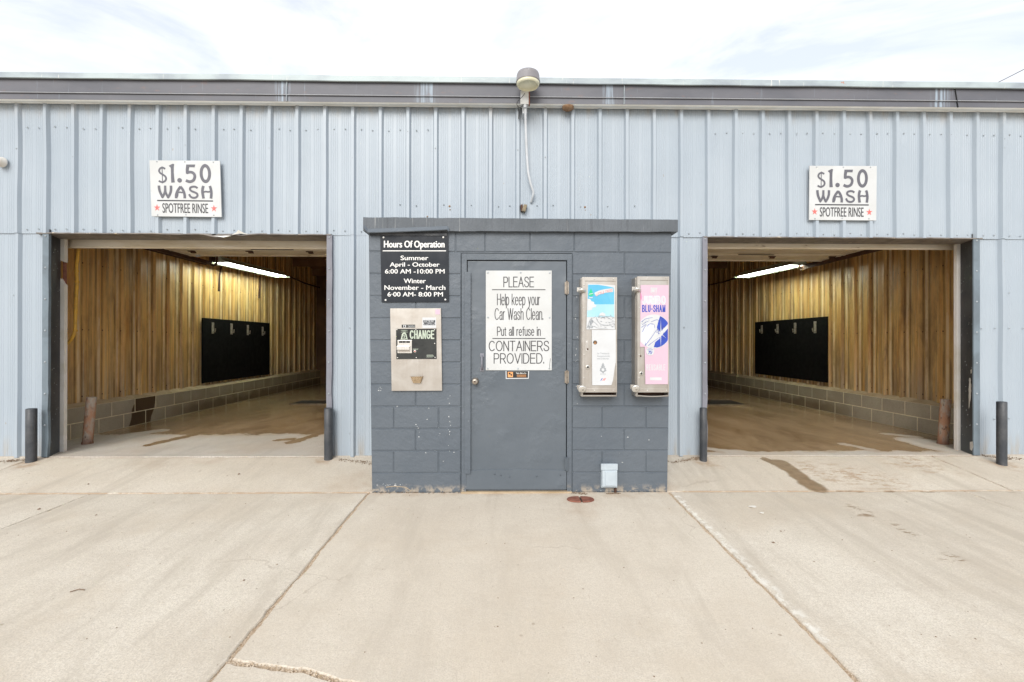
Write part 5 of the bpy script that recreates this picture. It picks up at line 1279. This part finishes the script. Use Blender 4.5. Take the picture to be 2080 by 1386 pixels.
# engraved-looking car sketch
car = [((236, 655), (262, 580), (300, 560), (315, 545)), ((250, 660), (300, 640), (330, 655), (420, 662)), ((318, 560), (330, 590), (365, 625), (430, 632), (480, 610)), ((330, 548), (380, 545), (440, 570), (485, 600)), ((400, 552), (450, 550), (485, 565)), ((300, 600), (340, 640)), ((440, 620), (460, 640), (485, 645))]
for c_ in car: stroke(b, [q(*p_) for p_ in smooth(c_, 4)], [1.3, .5], Ya-.0018, 5, False)
rr = random.Random(11)
def blob(mb, cx, cy, rx, ry, m, Yy, n=9, a0=0):
    ppoly(mb, [(cx+(rx*math.cos(2*math.pi*k/n)*math.cos(a0)-ry*math.sin(2*math.pi*k/n)*math.sin(a0))*rr.uniform(.5, 1.1), cy+(rx*math.cos(2*math.pi*k/n)*math.sin(a0)+ry*math.sin(2*math.pi*k/n)*math.cos(a0))*rr.uniform(.5, 1.1)) for k in range(n)], Yy, m)
for i in range(16): a = q(rr.gauss(262, 9)+8*(i % 3), 600+rr.uniform(-26, 50)); blob(b, a[0]-(a[1]-655)*.05, a[1], 1.8, 3.4, 5, Ya-.0021-i*.00002)
for i in range(34):
    x = rr.uniform(318, 484); y = rr.choice((rr.gauss(558, 8), rr.gauss(618, 12), rr.gauss(640, 9) if x > 420 else 560)); a = q(x, y); blob(b, a[0], a[1], rr.uniform(.8, 3), rr.uniform(.4, 1.2), 5, Ya-.0023-i*.00002, a0=.3)
b.build('sky_poster', [M['paper'], M['skyblue'], M['skyblue2'], M['green'], M['red'], M['greyprint'], M['skyblue2']], t)
b = MB()
pp = [(278, 673), (495, 671), (495, 960), (482, 1040), (470, 1130), (455, 1174), (281, 1175)]
ppoly(b, [q(*c_) for c_ in pp], Ya+.0006, 0); ppoly(b, [q(*c_) for c_ in pp][::-1], Ya+.0014, 0)
a = q(308, 787); disc(b, a[0], a[1], 4.1, 4.1, Ya-.0, 1); stroke(b, [q(295, 797), q(320, 797)], .8, Ya-.0006, 3, False); text(b, '21', a[0]-1.8, a[1]-2.2, a[0]+2, a[1]+1.2, Ya-.0006, 3, .03)
for i, (s, y, x0, x1) in enumerate((('Le Treasures', 885, 328, 436), ('Accoutrements', 909, 326, 440), ('and Delicates', 932, 327, 434))): tz(b, s, x0, y-7, x1, y+8, Ya-.0, 2, .01)
tr_ = [(379, 970), (392, 990), (387, 991), (399, 1010), (393, 1012), (410, 1028), (402, 1032), (412, 1042), (398, 1052), (386, 1056), (386, 1066), (372, 1066), (372, 1056), (360, 1052), (347, 1042), (356, 1032), (349, 1028), (366, 1012), (360, 1010), (371, 991), (367, 990)]
ppoly(b, [q(*c_) for c_ in tr_], Ya-.0, 4); ppoly(b, [q(*c_) for c_ in ((357, 1068), (401, 1068), (401, 1080), (357, 1080))], Ya-.0, 4); ppoly(b, [q(*c_) for c_ in ((360, 1070), (398, 1070), (398, 1078), (360, 1078))], Ya-.0006, 0)
a = q(379, 1034); disc(b, a[0], a[1], 3, 3, Ya-.0006, 5, 12)
for x, m in ((366, 6), (384, 7), (396, 7)): a = q(x, 1122); stroke(b, [(a[0]-1.8, a[1]+2.6), (a[0]+1.8, a[1]-2.6)], 1.2, Ya-.0, m, False)
b.build('white_poster', [M['paper'], M['faceblack'], M['greyprint'], M['orange'], M['greyprint'], M['paper'], M['blue'], M['red']], t)
t, dr2, y2_ = vbox(1294.5, 1359.5, 562, 797.5, 806, .165, 'stainless vending box with pink poster, near the right corner of the kiosk', False)
Ya = y2_-.001; b = MB()
ppoly(b, [q(*c_) for c_ in ((720, 265), (975, 265), (968, 1166), (764, 1166), (757, 826), (716, 826))], Ya, 0)
ppoly(b, [q(*c_) for c_ in smooth(((720, 330), (728, 350), (732, 375), (728, 395), (721, 405)), 4)], Ya-.0004, 1)
lz(b, 'DRY', 812, 872, 288, 334, Ya-.0008, 1.8, 2, gap=.4); tz(b, 'WITH', 822, 340, 864, 354, Ya-.0008, 2, .02)
lz(b, 'JUMBO', 736, 949, 362, 442, Ya-.0006, 3.9, 4, gap=.5); lz(b, 'JUMBO', 740, 945, 366, 438, Ya-.0010, 2.7, 2, gap=.5)
lz(b, 'BLU-SHAM', 734, 946, 446, 511, Ya-.0008, 1.9, 3, gap=.48)
cx, cy = q(842, 686); rr_ = 34.2
def circ(x, y):   # clip to the poster width
    return (min(max(x, q(718, 0)[0]), q(968, 0)[0]), y)
ppoly(b, [circ(cx+rr_*math.cos(2*math.pi*k/48), cy+34.5*math.sin(2*math.pi*k/48)) for k in range(48)], Ya-.0008, 2)
arc = [circ(cx+(rr_-1)*math.cos(R(a)), cy+33.5*math.sin(R(a))) for a in range(-68, 84, 6)]
ppoly(b, arc+[q(905, 800), q(890, 740), q(868, 650), q(880, 600)], Ya-.0011, 3)
ppoly(b, [q(*c_) for c_ in ((840, 830), (855, 780), (905, 745), (915, 800), (880, 832))], Ya-.0013, 3)
ppoly(b, [q(*c_) for c_ in ((790, 815), (870, 740), (905, 690), (968, 620), (968, 660), (880, 760), (812, 822))], Ya-.0015, 2)
ppoly(b, [q(*c_) for c_ in ((725, 705), (770, 650), (800, 620), (840, 625), (842, 665), (800, 740), (770, 810), (735, 770))], Ya-.0013, 5)
for c_ in (((760, 815), (820, 740), (868, 672), (930, 640)), ((790, 815), (850, 770), (900, 735)), ((780, 640), (805, 618), (840, 622), (850, 655)), ((728, 600), (770, 572), (830, 560)), ((735, 625), (790, 590)), ((728, 650), (770, 620)), ((738, 690), (755, 650), (770, 630)), ((770, 815), (760, 780)), ((815, 600), (870, 580), (890, 600)), ((900, 780), (905, 830)), ((885, 770), (888, 825)), ((925, 700), (968, 740)), ((860, 690), (900, 700), (965, 690))):
    stroke(b, [q(*p_) for p_ in smooth(c_, 4)], [.9, .5], Ya-.0018, 3, False)
for i in range(20): a = q(rr.uniform(730, 830), rr.uniform(570, 640)); blob(b, a[0], a[1], 1.6, .35, 6, Ya-.0018-i*.00002, a0=-.5)
a = q(904, 705); star(b, a[0], a[1], 11, Ya-.0022, 2, 6, .12, .2, 1.0); star(b, a[0], a[1], 30, Ya-.0024, 2, 2, .03, 0)
for ang, ln in ((.5, 15), (1.1, 10), (2.3, 14), (-.6, 12), (-2.2, 11), (-1.2, 8)): stroke(b, [a, (a[0]+ln*math.sin(ang), a[1]-ln*math.cos(ang))], [1.6, .2], Ya-.0023, 2, False)
a = q(807, 866); disc(b, a[0], a[1], 8.3, 8.6, Ya-.0026, 2); tz(b, '75', 790, 862, 822, 892, Ya-.003, 3, .05); tz(b, 'c', 823, 864, 830, 877, Ya-.003, 3, .02); tz(b, 'INSERT', 790, 835, 824, 843, Ya-.003, 3, .0); tz(b, 'QUARTERS', 782, 848, 834, 857, Ya-.003, 3, .0)
lz(b, 'REUSABLE', 773, 946, 985, 1040, Ya-.0008, 1.35, 2, gap=.48); rect(b, *q(806, 1103), *q(912, 1130), Ya-.0008, 2)
b.build('pink_poster', [M['pink'], M['hotpink'], M['paper'], M['blue'], M['lilac'], M['lilac'], M['greyprint']], t)

# ================================================================== OUTLET BOX
q = zt(920, 760, 4.333); t = thing('outlet_box', 'pale blue weatherproof outlet box low on the kiosk wall, right of the door', 'outlet', P(1237, 992, YK))
b = MB()
def pbox(mb, x0, y0, x1, y1, Ya_, Yb_, m=0, bev=.003): a = P(x0, y1, Ya_); c_ = P(x1, y0, Ya_); mb.box((a.x, Ya_, a.z), (c_.x, Yb_, c_.z), m, bev)
pbox(b, 1221.5, 944, 1254, 991, YK-.03, YK+.002); b.build('back_box', M['outlet'], t)
b = MB(); pbox(b, 1223.5, 956, 1254, 989, YK-.062, YK-.029, 0, .005); pbox(b, 1230, 959, 1250, 987, YK-.068, YK-.061, 0, .003); b.build('cover', M['outlet'], t)
b = MB(); pbox(b, 1221, 943, 1255, 955.5, YK-.058, YK-.029, 0, .006); b.build('hood', M['outlet'], t)
b = MB(); a = P(1250, 992, YK-.02); b.tube([a, a+Vector((0, .004, -.05))], .012); b.build('conduit', M['rustdark'], t)
# rusty cover in the pavement
a = G(1151.5, 1016); c_ = G(1208.5, 1018.5); cc = (a+c_)/2; rx = (c_.x-a.x)/2
b = MB(); n = 40; yc = G(1180, 1015.5).y; zc = gz(yc)
for s_ in (-1, 1):
    pts = []
    for k in range(n//2+1):
        an = -math.pi/2+math.pi*k/(n//2)
        pts.append((max(.008, rx*abs(math.cos(an))**.75), .072*math.sin(an)))
    vs = [(cc.x+s_*x, yc+y-s_*.006*0, zc+.001) for x, y in pts]+[(cc.x+s_*x*.97, yc+y*.94, zc+.010) for x, y in pts]
    m_ = len(pts); b.add(vs, [(i, i+1, m_+i+1, m_+i) for i in range(m_-1)]+[tuple(range(m_, 2*m_))])
b.box((cc.x-.009, yc-.055, zc), (cc.x+.009, yc+.055, zc+.004), 1); b.lathe((cc.x, yc, zc+.004), [(.012, 0), (.010, .003), (0, .003)], 2, 12)
tag(b.build('rusty_cover', [M['rust'], M['rustdark'], M['drain']], loc=(cc.x, yc, zc)), 'rusty red oval cap set in the concrete in front of the kiosk', 'cleanout cap')

# ================================================================== BOLLARDS
def pipe_mesh(h=.6, r=.053):
    b = MB(); b.lathe((0, 0, 0), [(r+.002, -.02), (r+.001, 0), (r, .02), (r, h*.5), (r, h-.006), (r-.004, h), (r-.007, h), (r-.008, h-.004), (0, h-.005)], 0, 32); return b
labels = ['charcoal pipe bollard at far left, outside the left bay', 'charcoal pipe bollard between the left bay opening and the kiosk', 'charcoal pipe bollard between the kiosk and the right bay opening', 'charcoal pipe bollard at far right, outside the right bay']
proto = None
for (px, py, top, rr0), lb in zip(((57.5, 941, 831, .046), (665, 936, 830, .045), (1431, 939, 829.5, .038), (2041, 947, 817, .043)), labels):
    g0 = G(px, py-1); g0.y += .03; ht = P(px, top, g0.y).z-g0.z
    if proto is None: o = proto = pipe_mesh(.6, .045).build('bollard', M['blackpipe'])
    else: o = proto.copy(); COL.objects.link(o)
    o.location = (g0.x, g0.y, gz(g0.y)); o.scale = (rr0/.045, rr0/.045, ht/.6); tag(o, lb, 'bollard', 'charcoal bollards outside the bays')
for (bx, by, tx, ty, r, lb) in ((170, 904, 186, 807, .052, 'leaning rusty pink bollard just inside the left bay'), (1923, 904, 1921, 811, .054, 'rusty peeling bollard just inside the right bay')):
    g0 = G(bx, by); g0.y += .05; tp_ = P(tx, ty, g0.y); b = MB(); ax = tp_-g0
    ring = [g0+ax*t_ for t_ in (-.03, .0, .04, .06, .3, .6, .9, .985, 1)]
    b.tube(ring, [r*1.1, r*1.12, r*1.1, r, r, r, r, r, r*.95], 0, 28)
    tag(b.build('bollard', M['rustpost'], loc=g0), lb, 'bollard', 'rusty bollards inside the bays')

# ================================================================== YARD LIGHT
YL = 4.78; cx_ = P(1072.5, 170, YL).x; zb_ = P(1072, 175, YL).z
t = thing('yard_light', 'round grey yard light on the roof edge above the kiosk', 'lamp', (cx_, YL+.1, zb_-.1))
b = MB(); zt_ = P(1072, 135, YL-.12).z-zb_; zm = P(1072, 154, YL-.12).z-zb_
b.lathe((cx_, YL, zb_), [(.124, zm-.008), (.128, zm), (.122, zm+.008), (.120, zt_-.03), (.112, zt_-.006), (.095, zt_), (0, zt_+.004)], 0, 40)
q_ = P(1074, 140, YL-.125); b.lathe((q_.x, YL-.118, q_.z), [(.005, 0), (.004, .004), (0, .004)], 1, 10, 'Y'); b.build('housing', [M['lampgrey'], M['conduit']], t)
b = MB(); b.lathe((cx_, YL, zb_), [(.120, zm-.004), (.121, zm-.02), (.118, .012), (.110, .0), (.104, .0), (.102, .010), (.100, .022), (0, .026)], 0, 40); b.build('lens', M['lens'], t)
b = MB(); a = P(1059, 213, 4.90); c_ = P(1076, 187.5, 4.90)
b.box((a.x, 4.885, a.z), (c_.x-.012, 4.94, c_.z+.02), 0, .004); b.box((c_.x-.012, 4.90, a.z+.003), (c_.x+.002, 4.94, c_.z+.02), 1); b.box((a.x-.010, 4.90, a.z-.0), (a.x, 4.94, c_.z+.01), 0)
b.tube([(cx_, 4.91, c_.z+.02), (cx_, 4.90, zb_+.05)], .022); b.build('junction_box', [M['jbox'], M['rust']], t)
b = MB(); a = P(1061, 236, 4.99); c_ = P(1070, 214, 4.99); b.box((a.x, 4.93, a.z), (c_.x, 5.04, c_.z+.06)); b.build('bracket', M['conduit'], t)
b = MB()
cps = [P(1067, 213, 4.90), P(1067, 222, 4.91), P(1068, 262, 4.95), P(1070, 310, 4.99), P(1073, 350, 5.0), P(1078, 374, 5.01), P(1083, 390, 5.02), P(1082.5, 398, 5.03), P(1079, 411, 5.07)]
cps = [Vector(v) for v in smooth([tuple(v) for v in cps], 5)]
b.tube(cps, .014, 0, 12); a = P(1066.5, 216, 4.90); b.tube([a+Vector((0, 0, .012)), a+Vector((0, 0, -.02))], .019); b.build('conduit', M['conduit'], t)
b = MB(); w_ = [P(1066, 190, 4.86), P(1060, 198, 4.84), P(1052, 206, 4.84), P(1050, 213, 4.85), P(1055, 219, 4.87), P(1061, 216, 4.89), P(1063, 212, 4.9)]
b.tube([Vector(v) for v in smooth([tuple(v) for v in w_], 4)], .0035, 0, 6); b.build('cable', M['cable'], t); b = MB(); b.tube([P(1052, 220, YW-.06), P(1054, 226, YW-.06), P(1053.5, 242, YW-.06)], .006, 0, 6); b.build('cable', M['cable'], t)
# stub, nest, dome camera, wire, hose
b = MB(); a = P(1061, 430, YW-.04); c_ = P(1070, 414, YW-.04); b.prism([P(1060, 428, YW-.06), P(1067, 430, YW-.06), P(1071, 416, YW-.06), P(1064, 415, YW-.06)], (0, .08, 0)); b.prism([P(1057.5, 416, YW-.05), P(1062, 415, YW-.05), P(1060, 429, YW-.05), P(1058.5, 429, YW-.05)], (0, .05, 0), 1)
tag(b.build('wood_stub', [M['wood'], M['rustdark']], loc=P(1065, 430, YW-.04)), 'short weathered wooden stub on the wall just above the kiosk roof', 'wood block')
b = MB(); a = P(1153, 222, 5.02); b.lathe((a.x, 5.0, a.z+.01), [(.066, .0), (.062, -.014), (.045, -.028), (.02, -.038), (0, -.04)], 0, 14)
for i in range(20): stone(b, (a.x+random.gauss(0, .03), 5.0+random.gauss(0, .02), a.z-.018), .008)
tag(b.build('wasp_nest', M['nest'], loc=(a.x, 5.0, a.z)), 'brown nest stuck under the soffit right of the yard light', 'nest')
t = thing('dome_camera', 'white dome security camera at the far left edge of the wall', 'camera', P(0, 328, YW-.04))
a = P(-1, 328, YW-.06); b = MB(); b.lathe((a.x, YW-.03, a.z), [(.055, 0), (.055, .012), (.05, .02), (.045, .05), (.032, .07), (.015, .08), (0, .082)], 0, 28, 'Y'); b.build('housing', M['white'], t)
b = MB(); b.lathe((a.x+.006, YW-.095, a.z-.026), [(.024, -.01), (.022, .008), (.012, .016), (0, .018)], 0, 18, 'Y'); b.build('lens', M['cable'], t)
b = MB(); A_, B_ = P(1900, 226, 16), P(2500, -112, 9.5); pts = [A_.lerp(B_, i/12)+Vector((0, 0, -.25*math.sin(math.pi*i/12))) for i in range(13)]; b.tube(pts, .011, 0, 6)
tag(b.build('overhead_wire', M['lampgrey'], loc=A_), 'thin overhead wire crossing the sky at top right', 'wire')
t = thing('yellow_hose', 'dirty yellow hose hanging inside the left bay by the jamb', 'hose', P(155, 503, 5.62))
b = MB(); w_ = [P(160, 503, 5.62), P(158, 520, 5.62), P(155.5, 545, 5.62), P(156.5, 575, 5.62), P(154.5, 610, 5.62), P(153, 650, 5.62), P(152, 672, 5.62), P(146, 688, 5.62), P(136, 700, 5.66)]
sp = [Vector(v) for v in smooth([tuple(v) for v in w_], 5)]; b.tube(sp, [.017+.002*noise.noise(Vector((i*.5, 0, 0))) for i in range(len(sp))], 0, 10); b.build('hose', M['yellow'], t)
b = MB()
for (px, py) in ((155.5, 551), (156.5, 573), (153, 672)): a = P(px, py, 5.62); b.tube([a+Vector((0, 0, .012)), a-Vector((0, 0, .012))], .023, 0, 10); b.build('knot', M['yellow'], t); b = MB()
a = P(158, 504, 5.62); b.tube([a-Vector((.02, 0, 0)), a+Vector((.055, 0, -.003))], .012, 0, 8); b.build('knot', M['yellow'], t)

# ================================================================== BAY LIGHTS, BOARDS, DRAINS
def fixture(X, z, y0, y1, label, tilt=0):
    t = thing('fluorescent_light', label, 'lamp', (X, (y0+y1)/2, z), 'fluorescent lights in the bays')
    b = MB(); w2 = .185
    b.add([(X-w2, y0, z), (X-.06, y0, z+.07), (X+.06, y0, z+.07), (X+w2, y0, z), (X-w2, y1, z), (X-.06, y1, z+.07), (X+.06, y1, z+.07), (X+w2, y1, z)], [(0, 1, 5, 4), (1, 2, 6, 5), (2, 3, 7, 6), (0, 3, 2, 1), (4, 5, 6, 7)])
    b.box((X-.05, y0+.01, z+.071), (X+.05, y1-.01, z+.11)); b.build('reflector', M['reflector'], t)
    for s_ in (-1, 1):
        u = MB(); u.tube([(X+s_*.08, y0+.04, z+.024), (X+s_*.08, y1-.04, z+.024)], .021, 0, 12); u.build('tube', M['tube'], t)
    for y in (y0, y1): e = MB(); e.box((X-.11, y-(.0 if y == y0 else .035), z+.002), (X+.11, y+(.035 if y == y0 else 0), z+.05)); e.build('end_cap', M['reflector'], t)
    b = MB()
    for y in (y0+.3, y1-.3): b = MB(); b.tube([(X, y, z+.1), (X, y, 3.72)], .006, 0, 6); b.build('hanger', M['rustdark'], t)
    t.rotation_euler.x = tilt
fixture(-5.12, H+1.44, 8.15, 10.5, 'lit twin tube fluorescent light hanging in the left bay', .03)
fixture(5.12, H+1.375, 7.85, 9.8, 'lit twin tube fluorescent light hanging in the right bay', .03)
def board(X, pts, s, clips, label, lab2):
    c = [PX(px, py, X) for px, py in pts]; ya, yb = (c[0].y+c[3].y)/2, (c[1].y+c[2].y)/2; zt2, zb2 = (c[0].z+c[1].z)/2, (c[2].z+c[3].z)/2
    t = thing('mat_board', label, 'board', (X, (ya+yb)/2, zb2), 'black mat hanging boards')
    b = MB(); b.box((X-.012, min(ya, yb), zb2), (X+.012, max(ya, yb), zt2), 0, .002); b.build('board', M['mat'], t)
    for (px, y0, y1) in clips:
        a = PX(px, y0, X+s*.02); e = PX(px, y1, X+s*.02); k = MB()
        k.box((X+s*.013-.006, a.y-.035, e.z), (X+s*.013+.006, a.y+.035, a.z), 0, .003); k.tube([(X+s*.02, a.y, e.z+.05), (X+s*.06, a.y, e.z+.03), (X+s*.065, a.y, e.z+.10)], .010, 0, 8); k.build('mat_clip', M['clip'], t)
board(-5.66, ((409.4, 644.4), (545.5, 657.5), (548, 762), (412, 776.5)), 1, ((433, 655, 678), (471, 657.5, 679.5), (504, 660.5, 681), (534, 664, 682)), 'black rubber board with four mat clips on the left bay wall', '')
board(5.955, ((1681, 644.4), (1534.5, 653.8), (1534.5, 760.7), (1681, 775.7)), -1, ((1655, 653, 677), (1614.5, 656, 678), (1579, 658.5, 678), (1547, 661, 678)), 'black rubber board with four mat clips on the right bay wall', '')
for (x0, x1, y0, y1, lb) in ((P(597, 816, 9.4).x, P(597, 816, 9.4).x+1.3, 9.25, 9.75, 'dark floor drain in the left bay'), (P(1503, 816, 9.4).x-1.3, P(1503, 816, 9.4).x, 9.1, 9.8, 'dark floor drain in the right bay')):
    t = thing('floor_drain', lb, 'drain', ((x0+x1)/2, (y0+y1)/2, ZB), 'floor drains in the bays'); b = MB(); b.box((x0, y0, ZB+.008), (x1, y1, ZB+.015)); b.build('pit', M['drain'], t)
    b = MB(); b.box((x0, y1, ZB+.0), (x1, y1+.03, ZB+.032)); b.build('rim', M['grate'], t)
    b = MB(); b.box((x0-.02, y0-.03, ZB+.0), (x1+.02, y0, ZB+.022)); b.build('rim', M['grate'], t)
for o in bpy.data.objects:
    if '_w' in o: del o['_w']
